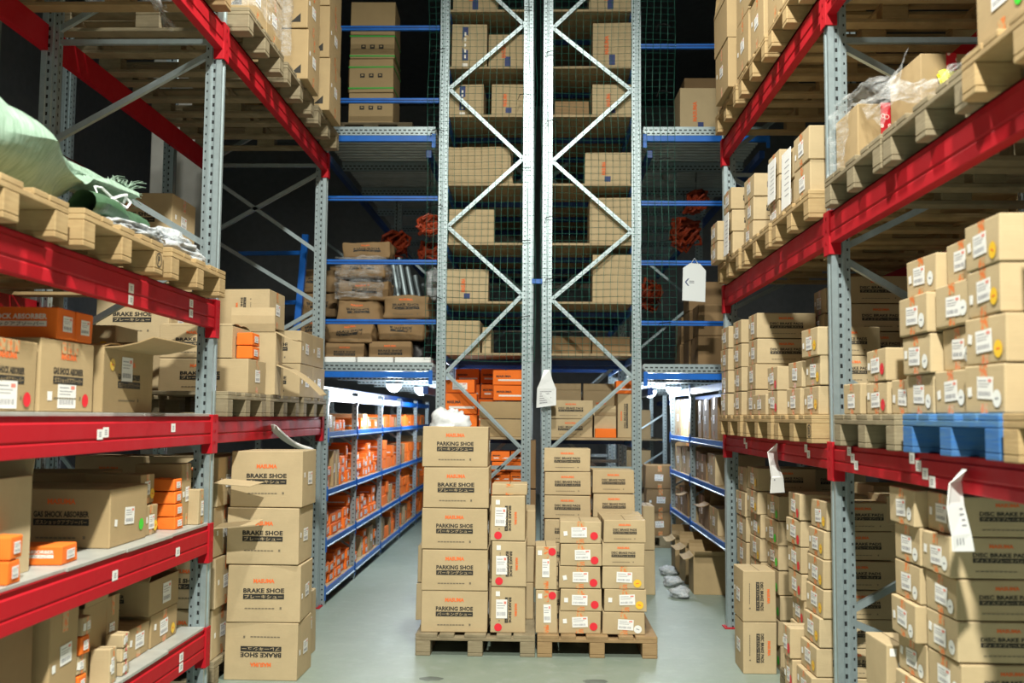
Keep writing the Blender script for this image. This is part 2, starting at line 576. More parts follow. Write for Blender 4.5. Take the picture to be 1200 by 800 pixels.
CART = {}
def carton_mesh(name, w, d, h, style, sides, ends, seed, amt, ang, tx, tape):
    key = (w, d, h, style, sides, ends, seed, amt, ang, tx, tape)
    if key in CART:
        return CART[key]
    mb = MB()
    fn = shaper(w, d, h, seed, amt)
    b = min(0.005, 0.1 * min(w, d, h)) if amt < 0.01 else 0.014
    kk = 3 if amt < 0.01 else 12
    def cuts(t):
        a = t / 2
        return [-a, -a + b] + [(-a + b) + (2 * a - 2 * b) * i / (kk + 1) for i in range(1, kk + 1)] + [a - b, a]
    cs = (cuts(w), cuts(d), cuts(h))
    idx, vs, fs = {}, [], []
    def vid(i, j, l):
        if (i, j, l) not in idx:
            p = Vector((cs[0][i], cs[1][j], cs[2][l]))
            c = Vector([max(-t / 2 + b, min(t / 2 - b, q)) for t, q in zip((w, d, h), p)])
            e = p - c
            if e.length > b:
                e *= b / e.length
            p = c + e + Vector((0, 0, h / 2))
            idx[(i, j, l)] = len(vs)
            vs.append(fn(p))
        return idx[(i, j, l)]
    n = kk + 4
    for a in range(n - 1):
        for c in range(n - 1):
            for e, fl in ((0, True), (n - 1, False)):
                for ax in range(3):
                    q = []
                    for da, dc in ((0, 0), (1, 0), (1, 1), (0, 1)):
                        t = [0, 0, 0]
                        t[ax] = e
                        t[(ax + 1) % 3] = a + da
                        t[(ax + 2) % 3] = c + dc
                        q.append(vid(*t))
                    fs.append(tuple(q[::-1] if fl else q))
    cm = STYLE[style][0]
    mb.add(vs, fs, cm)
    mb2 = MB()
    if amt >= 0.01:
        pass
    # lid seam
    fr = face_frame('t', w, d, h)
    if not style.startswith('obox') and amt < 0.01:
        if w >= d:
            print_rect(mb, fr, 0, 0, w * 0.97, 0.004, 'seam', fn, lift=0.0006, n=4)
        else:
            print_rect(mb, fr, 0, 0, 0.004, d * 0.97, 'seam', fn, lift=0.0006)
    for s in sides:
        side_print(mb, face_frame(s, w, d, h), style, fn, ang, tx)
    if tape:
        for s in ends:
            fr = face_frame(s, w, d, h)
            fw, fh = fr[4], fr[5]
            tw = min(0.05, fw * 0.22)
            print_rect(mb, fr, 0, fh / 2 - fh * 0.14, tw, fh * 0.27, tape, fn, lift=0.0010)
            print_rect(mb, fr, 0, -fh / 2 + fh * 0.10, tw, fh * 0.19, tape, fn, lift=0.0010)
    me = mb.mesh(name, smooth=(amt >= 0.01), fix=False)
    CART[key] = (me, fn)
    return CART[key]

STK = {}
def sticker_mesh(kind, a, b):
    key = (kind, round(a, 3), round(b, 3))
    if key in STK:
        return STK[key]
    mb = MB()
    if kind == 'label':
        mb.box(-a / 2, a / 2, -b / 2, b / 2, 0, 0.0008, 'sticker')
        rr = random.Random(int(a * 1000) + int(b * 777))
        t = 0.0012
        def r(x0, x1, y0, y1, m):
            mb.add([(x0 * a, y0 * b, t), (x1 * a, y0 * b, t), (x1 * a, y1 * b, t), (x0 * a, y1 * b, t)], [(0, 1, 2, 3)], m)
        r(-.42, .1, .30, .34, 'sticker_ink'); r(-.42, .3, .16, .19, 'sticker_ink'); r(-.42, .2, .04, .07, 'sticker_ink')
        x = -.42
        while x < 0.36:
            q = rr.uniform(.008, .03)
            r(x, x + q, -.36, -.16, 'sticker_ink')
            x += q + rr.uniform(.012, .03)
        r(.2, .42, .26, .40, 'sticker_pink')
    elif kind == 'tag':
        mb.box(-a / 2, a / 2, -b / 2, b / 2, 0, 0.0008, 'sticker')
    else:
        n = 20
        vs = [(a / 2 * math.cos(2 * PI * i / n), a / 2 * math.sin(2 * PI * i / n), 0.001) for i in range(n)]
        mb.add(vs, [tuple(range(n))], kind)
        if kind == 'dot_white' or kind == 'dot_yellow':
            vs = [(a * .2 * x, a * .05 * y, 0.0015) for x, y in ((-1, -1), (1, -1), (1, 1), (-1, 1))]
            mb.add(vs, [(0, 1, 2, 3)], 'sticker_ink' if kind == 'dot_white' else 'ink_orange')
    STK[key] = mb.mesh({'label': 'shipping_label', 'tag': 'small_label'}.get(kind, 'round_sticker'), fix=False)
    return STK[key]

def stick(parent, face, dims, fn, cx, cy, kind, a, b, rot=0.0, label=None):
    w, d, h = dims
    o, u, v, n, fw, fh = face_frame(face, w, d, h)
    p = o + u * cx + v * cy
    q = fn(p) + n * 0.0016
    m = Matrix((u, v, n)).transposed().to_4x4() @ Matrix.Rotation(rot, 4, 'Z')
    m.translation = q
    nm = {'label': 'shipping_label', 'tag': 'small_label'}.get(kind, 'round_sticker')
    c = obj(nm, sticker_mesh(kind, a, b), parent, mat=m)
    if label:
        c['label'] = label
    return c

SEED = [0]
KIND = {'park': 'shoe_carton', 'brake': 'shoe_carton', 'crush': 'shoe_carton', 'disc': 'brake_pad_carton', 'gas': 'shock_absorber_carton'}
def carton(label, x, y, z, w, d, h, style='kraft', sides='f', ends='', dot=None, rz=0.0, group=None,
           amt=0.0036, ang=0.0, tx=0.0, flip=False, labels=True, tape='tape', rot_end=0.0, name=None, cat=None, tilt=(0, 0)):
    # x, y = centre of the footprint, z = what it stands on
    SEED[0] += 1
    sd = SEED[0]
    a2 = PI if flip else ang
    orange = style.startswith('obox')
    name = name or ('parts_box' if orange else KIND.get(style, 'carton'))
    cat = cat or ('box' if orange else 'carton')
    w, d, h = round(w, 3), round(d, 3), round(h, 3)
    me, fn = carton_mesh(name, w, d, h, style, sides, ends, sd % (4 if amt < 0.01 else 50), amt, a2, tx, None if orange else tape)
    o = obj(name, me, None, (x, y, z))
    o.rotation_euler = (tilt[0], tilt[1], rz)
    tag(o, label, cat, group)
    rr = random.Random(sd)
    if labels:
        for s in ends:
            fr = face_frame(s, w, d, h)
            fw, fh = fr[4], fr[5]
            if orange:
                stick(o, s, (w, d, h), fn, 0, 0, 'label', round(fw * 0.5, 3), round(fh * 0.5, 3))
                continue
            if rot_end:
                lw, lh = round(min(0.125, fh * 0.42), 3), round(min(0.075, fw * 0.34), 3)
                stick(o, s, (w, d, h), fn, (-fw * 0.20 if fw > 0.2 else 0.0) + rr.uniform(-.006, .006), rr.uniform(-.012, .012), 'label', lh, lw, rr.uniform(-.03, .03))
                stick(o, s, (w, d, h), fn, -fw * 0.3, fh * 0.36, 'tag', 0.028, 0.032)
                if dot:
                    stick(o, s, (w, d, h), fn, -fw * 0.28 if rot_end > 0 else fw * .28, -fh * 0.38 if rot_end > 0 else fh * .38, dot, 0.052, 0.052)
            else:
                lw, lh = round(min(0.105, fw * 0.40), 3), round(min(0.078, fh * 0.46), 3)
                stick(o, s, (w, d, h), fn, rr.uniform(-.014, .014), rr.uniform(-.01, .006), 'label', lw, lh, rr.uniform(-.05, .05))
                if rr.random() < 0.8:
                    stick(o, s, (w, d, h), fn, -fw * 0.36, rr.uniform(-.1, .1) * fh, 'tag', 0.026, 0.03, rr.uniform(-.2, .2))
                if dot:
                    stick(o, s, (w, d, h), fn, fw * 0.33, -fh * 0.2 + rr.uniform(-.012, .012), dot, min(0.055, fh * .36), 0.05, rr.uniform(-.4, .4))
    return o

ORD = ['', '', 'second', 'third', 'fourth', 'fifth', 'sixth', 'seventh', 'eighth', 'ninth', 'tenth', 'eleventh', 'twelfth']
def place_word(i, n):
    if n == 1:
        return 'alone'
    if i == n - 1:
        return 'topmost'
    if i == 0:
        return 'bottom one'
    t = n - i
    return ORD[t] + ' from top' if t <= i + 1 else ORD[i + 1] + ' from bottom'

def column(adj, phrase, x0, y0, z0, w, d, h, n, style, sides='f', ends='', dots=None, jit=0.008, group=None, lean=0.0, **kw):
    # a stack of n cartons standing on z0; x0, y0 = its low corner
    out = []
    for i in range(n):
        st = style[i % len(style)] if isinstance(style, (list, tuple)) else style
        dt = dots[i % len(dots)] if isinstance(dots, (list, tuple)) else dots
        a = adj[i % len(adj)] if isinstance(adj, (list, tuple)) else adj
        lab = f'{a}, {place_word(i, n)} {"in" if n > 1 else "in"} {phrase}' if n > 1 else f'{a}, {phrase}'
        kz = dict(kw)
        if kz.get('flips'):
            kz['flip'] = i in kz['flips']
        kz.pop('flips', None)
        out.append(carton(lab, x0 + w / 2 + R.uniform(-jit, jit) + lean * i, y0 + d / 2 + R.uniform(-jit, jit) * 0.4, z0 + i * h,
                          w - 0.008, d - 0.008, h - 0.003, st, sides, ends, dt, R.uniform(-1, 1) * jit * 1.9, group, **kz))
    return out

OPN = {}
def open_carton(label, x, y, z, w, d, h, style='card', rz=0.0, flaps=((35, 'f'), (100, 'b'), (60, 'l'), (75, 'r')), group=None, fl=None, prints=None):
    # an open box: four walls and a base, each lid flap its own child; flap angle 0 = closed, 180 = folded right back
    key = (w, d, h, style, prints)
    t = 0.006
    if key not in OPN:
        mb = MB()
        mb.cham(-w / 2, w / 2, -d / 2, -d / 2 + t, 0, h, style, 0.002)
        mb.cham(-w / 2, w / 2, d / 2 - t, d / 2, 0, h, style, 0.002)
        mb.cham(-w / 2, -w / 2 + t, -d / 2 + t, d / 2 - t, 0, h, style, 0.002)
        mb.cham(w / 2 - t, w / 2, -d / 2 + t, d / 2 - t, 0, h, style, 0.002)
        mb.box(-w / 2 + t, w / 2 - t, -d / 2 + t, d / 2 - t, 0, t, style)
        if prints:
            for s in prints[1]:
                side_print(mb, face_frame(s, w, d, h), prints[0], lambda p: Vector(p))
        OPN[key] = mb.mesh('carton', fix=False)
    o = obj('open_carton', OPN[key], None, (x, y, z))
    o.rotation_euler = (0, 0, rz)
    tag(o, label, 'carton', group)
    for ang, s in flaps:
        along = w if s in 'fb' else d
        ln = fl or min(w, d) / 2
        mb = MB()
        # gently curved flap made of three strips
        pts = []
        for q in range(4):
            a = q / 3 * ln
            pts.append((a, 0.012 * math.sin(q / 3 * PI)))
        vs = []
        for e in (0, t * 0.8):
            for a, b in pts:
                for sgn in (-1, 1):
                    vs.append((sgn * (along / 2 - 0.004), a, b + e))
        fs = []
        for q in range(3):
            fs.append((2 * q, 2 * q + 2, 2 * q + 3, 2 * q + 1))
            fs.append((8 + 2 * q, 8 + 2 * q + 1, 8 + 2 * q + 3, 8 + 2 * q + 2))
            fs.append((2 * q, 8 + 2 * q, 8 + 2 * q + 2, 2 * q + 2))
            fs.append((2 * q + 1, 2 * q + 3, 8 + 2 * q + 3, 8 + 2 * q + 1))
        fs += [(0, 1, 9, 8), (6, 14, 15, 7)]
        mb.add(vs, fs, style)
        # local y points into the box when closed; raise by ang
        ry = {'f': 0, 'b': PI, 'l': -PI / 2, 'r': PI / 2}[s]
        off = {'f': (0, -d / 2), 'b': (0, d / 2), 'l': (-w / 2, 0), 'r': (w / 2, 0)}[s]
        m = Matrix.Translation((off[0], off[1], h + 0.001)) @ Matrix.Rotation(ry, 4, 'Z') @ Matrix.Rotation(math.radians(ang), 4, 'X')
        obj('flap', mb.mesh('flap'), o, mat=m)
    return o

# ------------------------------------------------------------------ pallets
PAL = {}
def pallet(label, x, y, z, rz=0.0, wood='wood', mark=None, lx=1.2, ly=0.8, group='timber pallets'):
    # long side along local X; deck 0.144 high
    key = (wood, lx, ly)
    if key not in PAL:
        dk = MB()
        bw = 0.145 if ly > 0.7 else 0.1
        ys = [-ly / 2 + bw / 2, -ly / 4 + 0.008, 0, ly / 4 - 0.008, ly / 2 - bw / 2]
        for i, q in enumerate(ys):
            ww = bw if i in (0, 2, 4) else 0.1
            dk.cham(-lx / 2, lx / 2, q - ww / 2, q + ww / 2, 0.122, 0.144, wood, 0.003)
        for q in (-lx / 2 + 0.0725, 0, lx / 2 - 0.0725):
            dk.cham(q - 0.0725, q + 0.0725, -ly / 2, ly / 2, 0.1, 0.122, wood, 0.003)
        bl = MB().cham(-0.0725, 0.0725, -0.05, 0.05, 0.022, 0.1, wood, 0.004)
        bl2 = MB().cham(-0.0725, 0.0725, -0.0725, 0.0725, 0.022, 0.1, wood, 0.004)
        bt = MB().cham(-lx / 2, lx / 2, -0.05, 0.05, 0, 0.022, wood, 0.003)
        PAL[key] = (dk.mesh('deck'), bl.mesh('block'), bl2.mesh('block'), bt.mesh('bottom_board'))
    dk, bl, bl2, bt = PAL[key]
    p = empty('pallet', (x, y, z), label, 'pallet', group, rz)
    obj('deck', dk, p)
    for i, q in enumerate((-ly / 2 + 0.05, 0, ly / 2 - 0.05)):
        obj('bottom_board', bt, p, (0, q, 0))
        for e in (-lx / 2 + 0.0725, 0, lx / 2 - 0.0725):
            obj('block', bl, p, (e, q, 0))
    if mark:
        e, q, sgn = mark
        mb = MB()
        n = 20
        vs = [(0.034 * math.cos(2 * PI * i / n), 0.034 * math.sin(2 * PI * i / n), 0) for i in range(n)] + \
             [(0.028 * math.cos(2 * PI * i / n), 0.028 * math.sin(2 * PI * i / n), 0) for i in range(n)]
        mb.add(vs, [(i, (i + 1) % n, n + (i + 1) % n, n + i) for i in range(n)], 'ink')
        gv, gf = glyphs('B' if sgn < 0 else 'P', 0.03)
        mb.add([(a * 0.026, b * 0.036, 0) for a, b in gv], gf, 'ink')
        u, n3 = Vector((0, sgn, 0)), Vector((sgn, 0, 0))
        m = Matrix((u, Vector((0, 0, 1)), n3)).transposed().to_4x4()
        m.translation = Vector((e + sgn * 0.0735, q, 0.062))
        obj('stamp', mb.mesh('stamp', fix=False), p, mat=m)
    return p

# ------------------------------------------------------------------ the room
XL, XR = -1.82, 1.457          # aisle faces of the two red racks
fl = MB(); fl.box(-7.2, 7.2, -6, 21, -0.12, 0, 'floor'); struct('floor', fl)
w = MB(); w.box(-7.2, -7.0, -6, 21, 0, 8.2, 'wallpaint'); struct('wall_left', w)
w = MB(); w.box(7.0, 7.2, -6, 21, 0, 8.2, 'wallpaint'); struct('wall_right', w)
w = MB(); w.box(-7.2, 7.2, 20.8, 21, 0, 8.2, 'wallpaint'); struct('wall_back', w)
w = MB(); w.box(-7.2, 7.2, -6.2, -6, 0, 8.2, 'wallpaint'); struct('wall_front', w)
w = MB(); w.box(-7.2, 7.2, -6, 21, 8.2, 8.35, 'ceilpaint')
struct('ceiling', w)

w = MB(); w.cham(-4.25, -3.65, 10.6, 11.1, 0, 8.2, 'pillarpaint', 0.01); struct('wall_pillar', w)
# ------------------------------------------------------------------ red pallet racks
PW, PD = 0.095, 0.075
def post_mesh(height, mir=False, mat='post', name='upright_post'):
    mb = MB()
    x = PW
    pr = [(0, 0), (0.030, 0), (0.034, 0.006), (0.052, 0.006), (0.056, 0), (0.066, 0), (0.070, 0.010), (x, 0.010), (x, PD - 0.01),
          (0.07, PD - 0.01), (0.066, PD), (0, PD), (0, 0.052), (0.010, 0.046), (0.010, 0.027), (0, 0.021)]
    mb.prism(pr, 'z', 0, height, mat)
    me = mb.mesh(name)
    if mir:
        me.transform(Matrix.Scale(-1, 4, (1, 0, 0)))
        me.flip_normals()
    return me

def beam_mesh(length, hgt, face):
    # box beam along Y with a lip and a rolled groove; face = direction (+1/-1 in X) of the aisle side; z 0 = top
    mb = MB()
    f = face
    g = 0.36 * hgt
    pr = [(0, 0), (f * -0.008, 0), (f * -0.008, -0.022), (0, -0.028), (0, -hgt + g + 0.008), (f * -0.006, -hgt + g), (0, -hgt + g - 0.008),
          (0, -hgt + 0.003), (f * -0.003, -hgt), (f * -0.045, -hgt), (f * -0.045, 0)]
    pr = [(a - (f * -0.0), b) for a, b in pr]
    mb.prism(pr, 'y', 0, length, 'red')
    return mb.mesh('beam')

def connector_mesh(hgt, face):
    mb = MB()
    a, b = (0.004, -0.052) if face > 0 else (-0.004, 0.052)
    mb.cham(min(a, b), max(a, b), 0, 0.010, -hgt - 0.055, 0.012, 'red', 0.002)
    a2, b2 = (0.004, -0.004) if face > 0 else (-0.004, 0.004)
    mb.cham(min(a2, b2) + face * 0.004, max(a2, b2) + face * 0.004, -0.062, 0.010, -hgt - 0.055, 0.012, 'red', 0.002)
    for i in range(3):
        z = -hgt * 0.15 - i * (hgt + 0.02) * 0.36
        mb.cham(face * 0.008 - 0.002, face * 0.008 + 0.002, -0.045, -0.03, z - 0.008, z + 0.008, 'red', 0.001)
    return mb.mesh('connector')

def location_tags(parent, face, y, z, pattern):
    for dy, dz in pattern:
        mb = MB()
        a = face * 0.0006
        mb.box(min(a, a + face * 0.001), max(a, a + face * 0.001), -0.027, 0.027, -0.021, 0.021, 'sticker')
        t = a + face * 0.0014
        for q in (-0.010, -0.002, 0.006):
            mb.add([(t, -0.011, q), (t, 0.011, q), (t, 0.011, q + 0.004), (t, -0.011, q + 0.004)], [(0, 1, 2, 3)], 'sticker_ink')
        obj('location_tag', mb.mesh('location_tag', fix=False), parent, (0, y + dy, z + dz))

def red_rack(label, xf, face, posts, height, depth, bays, tags=(), shelves=()):
    # face +1: aisle on the +X side.  posts = front Y of each upright pair; bays = [(bay index, top z, height)]
    root = empty('pallet_rack', (xf, posts[0], 0), label, 'rack')
    y0 = posts[0]
    pm = post_mesh(height, mir=(face > 0))
    xr = -face * (depth - 0.0)
    for i, y in enumerate(posts):
        obj('upright_post', pm, root, (0, y - y0, 0))
        pm2 = PMR.setdefault((height, face), post_mesh(height, mir=(face < 0)))
        obj('upright_post', pm2, root, (xr, y - y0, 0))
        ft = MB()
        ft.cham(-0.075, 0.075, -0.065, 0.065, 0.0, 0.008, 'red', 0.002)
        for e in (-face * 0.05, xr + face * 0.05):
            obj('foot_plate', ft.mesh('foot_plate'), root, (e, y - y0 + PD / 2, 0.0))
        # zigzag bracing of the upright frame
        z = 0.25
        k2 = 0
        xa, xb = -face * 0.06, xr + face * 0.06
        yy = y - y0 + PD / 2
        for z in BRACE[face > 0]['h']:
            mb = MB().bar((xa, yy, z), (xb, yy, z), 0.028, 0.028, 'steel')
            obj('cross_brace', mb, root)
        for za, zb in BRACE[face > 0]['d'] + (BRACE[face > 0].get('last', ()) if i == len(posts) - 1 else ()):
            mb = MB().bar((xa, yy, za), (xb, yy, zb), 0.032, 0.03, 'steel')
            obj('diagonal_brace', mb, root)
    for bi, zt, hh, rear in bays:
        ya = posts[bi] + PD - y0
        ln = posts[bi + 1] - posts[bi] - PD
        bm = BEAMS.setdefault((round(ln, 3), hh, face), beam_mesh(ln, hh, face))
        cm = BEAMS.setdefault(('c', hh, face), connector_mesh(hh, face))
        b = obj('beam', bm, root, (face * 0.006, ya, zt))
        obj('connector', cm, b, (0, ln - 0.010, 0)).scale = (1, -1, 1)
        b.children[-1].location = (0, ln - 0.0, 0)
        obj('connector', cm, b, (0, 0.0, 0))
        for ty, tz, pat, tb in tags:
            if tb == (bi, zt):
                location_tags(b, face, ty - posts[bi] - PD, tz - zt, pat)
        if rear:
            bm2 = BEAMS.setdefault((round(ln, 3), hh, -face), beam_mesh(ln, hh, -face))
            obj('beam', bm2, root, (xr - face * 0.006, ya, zt))
    for bi, zt, mat, n in shelves:
        ya = posts[bi] + PD - y0
        ln = posts[bi + 1] - posts[bi] - PD
        rr = random.Random(int(zt * 100))
        for q in range(n):
            mb = MB()
            w2 = ln / n - 0.004
            o = rr.uniform(0, 0.02)
            mb.cham(*sorted((face * (0.012 - o), xr)), 0, w2, 0, 0.016, mat, 0.002)
            obj('shelf_panel', mb.mesh('shelf_panel'), root, (0, ya + q * ln / n + 0.002, zt + 0.001))
    return root
PMR, BEAMS = {}, {}
BRACE = {True: {'h': (0.2, 3.74), 'd': ((0.25, 0.8), (1.35, 0.85), (1.40, 1.9), (2.50, 1.95), (2.55, 3.10), (3.68, 3.15), (4.35, 3.8)), 'last': ((2.98, 3.62), (2.44, 1.9))},
         False: {'h': (0.2, 3.52), 'd': ((0.62, 0.25), (0.66, 1.18), (1.80, 1.25), (2.40, 1.85), (2.45, 2.92), (3.50, 2.98), (3.7, 4.4))}}
LT = [(4.36, 2.155, ((0, 0.0), (0, -0.052)), (0, 2.23)), (5.13, 2.155, ((0, 0.02), (0, -0.032)), (0, 2.23)),
      (4.10, 1.512, ((0, 0), (0.055, 0.008)), (0, 1.585)), (4.93, 1.53, ((0, 0),), (0, 1.585)),
      (4.30, 0.905, ((0, 0),), (0, 0.985)), (5.05, 0.905, ((0, 0),), (0, 0.985)), (5.15, 0.36, ((0, 0), (0, -0.05)), (0, 0.42))]
red_rack('red beam pallet rack carrying the green sack, beside the brake shoe cartons', XL, 1, (2.68, 5.52, 8.36), 6.2, 1.05,
         [(0, 0.42, 0.15, 1), (0, 0.985, 0.15, 1), (0, 1.585, 0.15, 1), (0, 2.23, 0.15, 1), (0, 3.83, 0.15, 1),
          (1, 1.585, 0.15, 1), (1, 3.83, 0.15, 1)], LT,
         [(0, 0.42, 'shelfsteel', 5), (0, 0.985, 'shelfsteel', 5), (0, 1.585, 'shelfsteel', 3)])
ST4 = ((0, 0), (-0.065, -0.026), (-0.13, -0.052), (-0.195, -0.078))
RT = [(3.92, 1.45, ST4, (0, 1.475)), (4.70, 1.45, ((0, 0), (-.05, -.03), (-.1, -.06)), (0, 1.475)),
      (5.45, 1.44, ((0, 0), (-.05, -.03)), (1, 1.475)), (7.05, 1.44, ((0, 0), (-.06, -.03)), (1, 1.475))]
red_rack('red beam pallet rack carrying the blue pallet, grey uprights punched with slots', XR, -1, (2.10, 4.95, 7.78), 6.2, 1.05,
         [(0, 1.475, 0.125, 1), (0, 2.625, 0.155, 1), (0, 3.79, 0.15, 1),
          (1, 1.475, 0.125, 1), (1, 2.625, 0.155, 1), (1, 3.79, 0.15, 1)], RT)
BRACE = {True: {'h': (0.2, 2.95), 'd': ((0.25, 1.3), (2.3, 1.3))}, False: {'h': (), 'd': ()}}
red_rack('shadowed red pallet rack standing back to back behind the rack with the sack', -3.15, 1, (2.68, 5.52, 8.36), 5.0, 1.0,
         [(0, 3.3, 0.15, 1), (1, 3.3, 0.15, 1), (0, 1.8, 0.15, 1), (1, 1.8, 0.15, 1)])

# ------------------------------------------------------------------ blue boltless shelving under the deck
def shelving(label, xf, face, ys, levels, depth, top=1.78, kick=True):
    # open face on the +X side when face = 1
    root = empty('blue_shelving', (xf, ys[0], 0), label, 'shelving')
    pr = MB()
    pr.prism([(0, 0), (0.05, 0), (0.05, 0.008), (0.008, 0.008), (0.008, 0.032), (0.05, 0.032), (0.05, 0.04), (0, 0.04)], 'z', 0, top + 0.04, 'postdot')
    pm = pr.mesh('upright_post')
    if face > 0:
        pm.transform(Matrix.Scale(-1, 4, (1, 0, 0)))
        pm.flip_normals()
    for y in ys:
        obj('upright_post', pm, root, (0, y - ys[0], 0))
        o = obj('upright_post', pm, root, (-face * depth, y - ys[0], 0))
        o.scale = (-1, 1, 1)
        mb = MB()
        for za in (0.3, 0.8, 1.3):
            mb.bar((-face * 0.03, y - ys[0] + 0.02, za), (-face * (depth - 0.03), y - ys[0] + 0.02, za + 0.35), 0.02, 0.015, 'steel')
        obj('side_brace', mb, root)
    for i in range(len(ys) - 1):
        ln = ys[i + 1] - ys[i] - 0.04
        for z in levels + [top]:
            bb = MB()
            bb.prism([(0, 0), (0, -0.055), (-face * 0.012, -0.055), (-face * 0.012, -0.062), (-face * 0.035, -0.062), (-face * 0.035, -0.012), (-face * 0.012, -0.012), (-face * 0.012, 0)], 'y', 0, ln, 'blue')
            b = obj('beam', bb.mesh('beam'), root, (face * 0.003, ys[i] - ys[0] + 0.04, z))
            for yy in (-0.045, ln + 0.005):
                c = MB().cham(min(0, face * 0.006), max(0, face * 0.006), yy, yy + 0.04, -0.09, 0.035, 'blue', 0.002)
                obj('connector', c.mesh('connector'), b)
            if z != top:
                r2 = MB().box(*sorted((0, -face * 0.03)), 0, ln, -0.05, 0, 'blue')
                obj('beam', r2.mesh('beam'), root, (-face * (depth - 0.03), ys[i] - ys[0] + 0.04, z))
                sh = MB().cham(*sorted((-face * 0.012, -face * depth)), 0, ln, 0, 0.014, 'shelfwood', 0.002)
                obj('shelf_board', sh.mesh('shelf_board'), root, (0, ys[i] - ys[0] + 0.04, z - 0.012))
                # bright price rail clipped along the shelf edge
                rl = MB().prism([(0, 0), (face * 0.012, -0.004), (face * 0.012, -0.01), (0, -0.006)], 'y', 0.02, ln - 0.02, 'steel')
                obj('edge_rail', rl.mesh('edge_rail'), root, (face * 0.003, ys[i] - ys[0] + 0.04, z - 0.040))
    return root
LYS = (8.48, 9.85, 11.45, 13.0, 14.75, 16.3)
LEV = [0.13, 0.53, 0.96, 1.455]
shelving('blue boltless shelving filled with orange boxes under the deck', -1.79, 1, LYS, LEV, 0.62)
RYS = (8.25, 10.25, 11.75)
shelving('blue boltless shelving holding brown cartons in the aisle with bright lamps', 1.56, -1, RYS, [0.56, 1.0, 1.40], 0.62, 1.90)
shelving('far blue shelving at the end of the lamp lit aisle', 1.15, -1, (13.6, 15.2, 16.8), [0.2, 0.75, 1.3], 0.6, 1.86)

# ------------------------------------------------------------------ mezzanine decks
def deck(label, x0, x1, y0, y1, z, kick=0.07, uh=0.0):
    root = empty('mezzanine_deck', ((x0 + x1) / 2, y0, z), label, 'deck')
    a, b = x0 - (x0 + x1) / 2, x1 - (x0 + x1) / 2
    fb = MB()
    fb.prism([(0, 0), (0.05, 0), (0.05, -0.004), (0.004, -0.004), (0.004, -0.076), (0.05, -0.076), (0.05, -0.08), (0, -0.08)], 'x', a, b, 'perf')
    me = fb.mesh('perforated_edge_beam')
    me.transform(Matrix.Translation((0, 0, 0.08)))
    obj('perforated_edge_beam', me, root, (0, 0, -0.08))
    bb = MB().cham(a, b, 0, 0.04, -0.055, 0, 'blue', 0.003)
    obj('blue_beam', bb.mesh('blue_beam'), root, (0, -0.012, -0.085))
    for e in (a, b):
        c = MB().cham(e - 0.03 if e > 0 else e - 0.005, e + 0.005 if e > 0 else e + 0.03, -0.004, 0, -0.1, 0.03, 'blue', 0.002)
        obj('connector', c.mesh('connector'), root, (0, -0.013, -0.1))
    n = int((y1 - y0) / 0.105)
    dk = MB()
    # corrugated steel sheet, ribs along X
    pr = []
    for i in range(n):
        t = i * 0.105
        pr += [(t, -0.03), (t + 0.03, -0.03), (t + 0.045, 0.0), (t + 0.09, 0.0)]
    pts = [(p, q) for p, q in pr]
    vs = [(a, p, q) for p, q in pts] + [(b, p, q) for p, q in pts] + [(a, p, q + 0.003) for p, q in pts] + [(b, p, q + 0.003) for p, q in pts]
    m2 = len(pts)
    fs = [(i, i + 1, m2 + i + 1, m2 + i) for i in range(m2 - 1)] + [(2 * m2 + i, 3 * m2 + i, 3 * m2 + i + 1, 2 * m2 + i + 1) for i in range(m2 - 1)]
    dk.add(vs, fs, 'roofsteel')
    obj('deck_sheet', dk.mesh('deck_sheet', fix=False), root, (0, 0.05, -0.004))
    y = 1.15
    while y < y1 - y0:
        j = MB()
        j.prism([(0, 0), (0.05, 0), (0.05, -0.004), (0.004, -0.004), (0.004, -0.086), (0.05, -0.086), (0.05, -0.09), (0, -0.09)], 'x', a, b, 'perf')
        me = j.mesh('cross_joist')
        me.transform(Matrix.Translation((0, 0, 0.09)))
        obj('cross_joist', me, root, (0, y, -0.125))
        y += 1.15
    for e in (a + 0.06, b - 0.06):
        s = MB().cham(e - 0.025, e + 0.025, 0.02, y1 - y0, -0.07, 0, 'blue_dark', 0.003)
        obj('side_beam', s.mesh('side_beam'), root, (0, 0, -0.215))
    return root
deck('lower mezzanine deck above the orange box shelving', -2.05, -0.96, 9.0, 17, 2.08)
deck('lower mezzanine deck above the brown carton shelving', 0.955, 2.1, 9.0, 17, 2.08)
deck('upper mezzanine deck above the crumpled cartons', -2.05, -0.96, 9.0, 17, 4.26)
deck('upper mezzanine deck above the white hanging sign', 0.955, 2.1, 9.0, 17, 4.26)
def rail(label, x0, x1, y, z):
    r = MB().cham(x0, x1, y, y + 0.035, z - 0.022, z + 0.022, 'blue', 0.003)
    r.cham(x0, x1, y - 0.006, y + 0.001, z - 0.004, z + 0.004, 'blue_dark', 0.001)
    tag(obj('guard_rail', r.mesh('guard_rail')), label, 'rail', 'blue guard rails')
for z, t in ((2.45, 'lowest of the three in front of the crumpled cartons'), (3.0, 'middle one across the crumpled cartons'), (3.59, 'high one just under the upper deck, green strapped cartons side'),
             (4.51, 'lower one in front of the green strapped cartons'), (5.20, 'upper one in front of the green strapped cartons')):
    rail('blue guard rail, ' + t, -2.0, -0.93, 9.0, z)
for z, t in ((2.45, 'lowest, below the white hanging sign'), (3.0, 'middle, at the top of the white hanging sign'), (3.55, 'above the white hanging sign'),
             (5.02, 'highest, over the upper deck by the plain carton')):
    rail('blue guard rail, ' + t, 0.93, 2.0, 9.0, z)

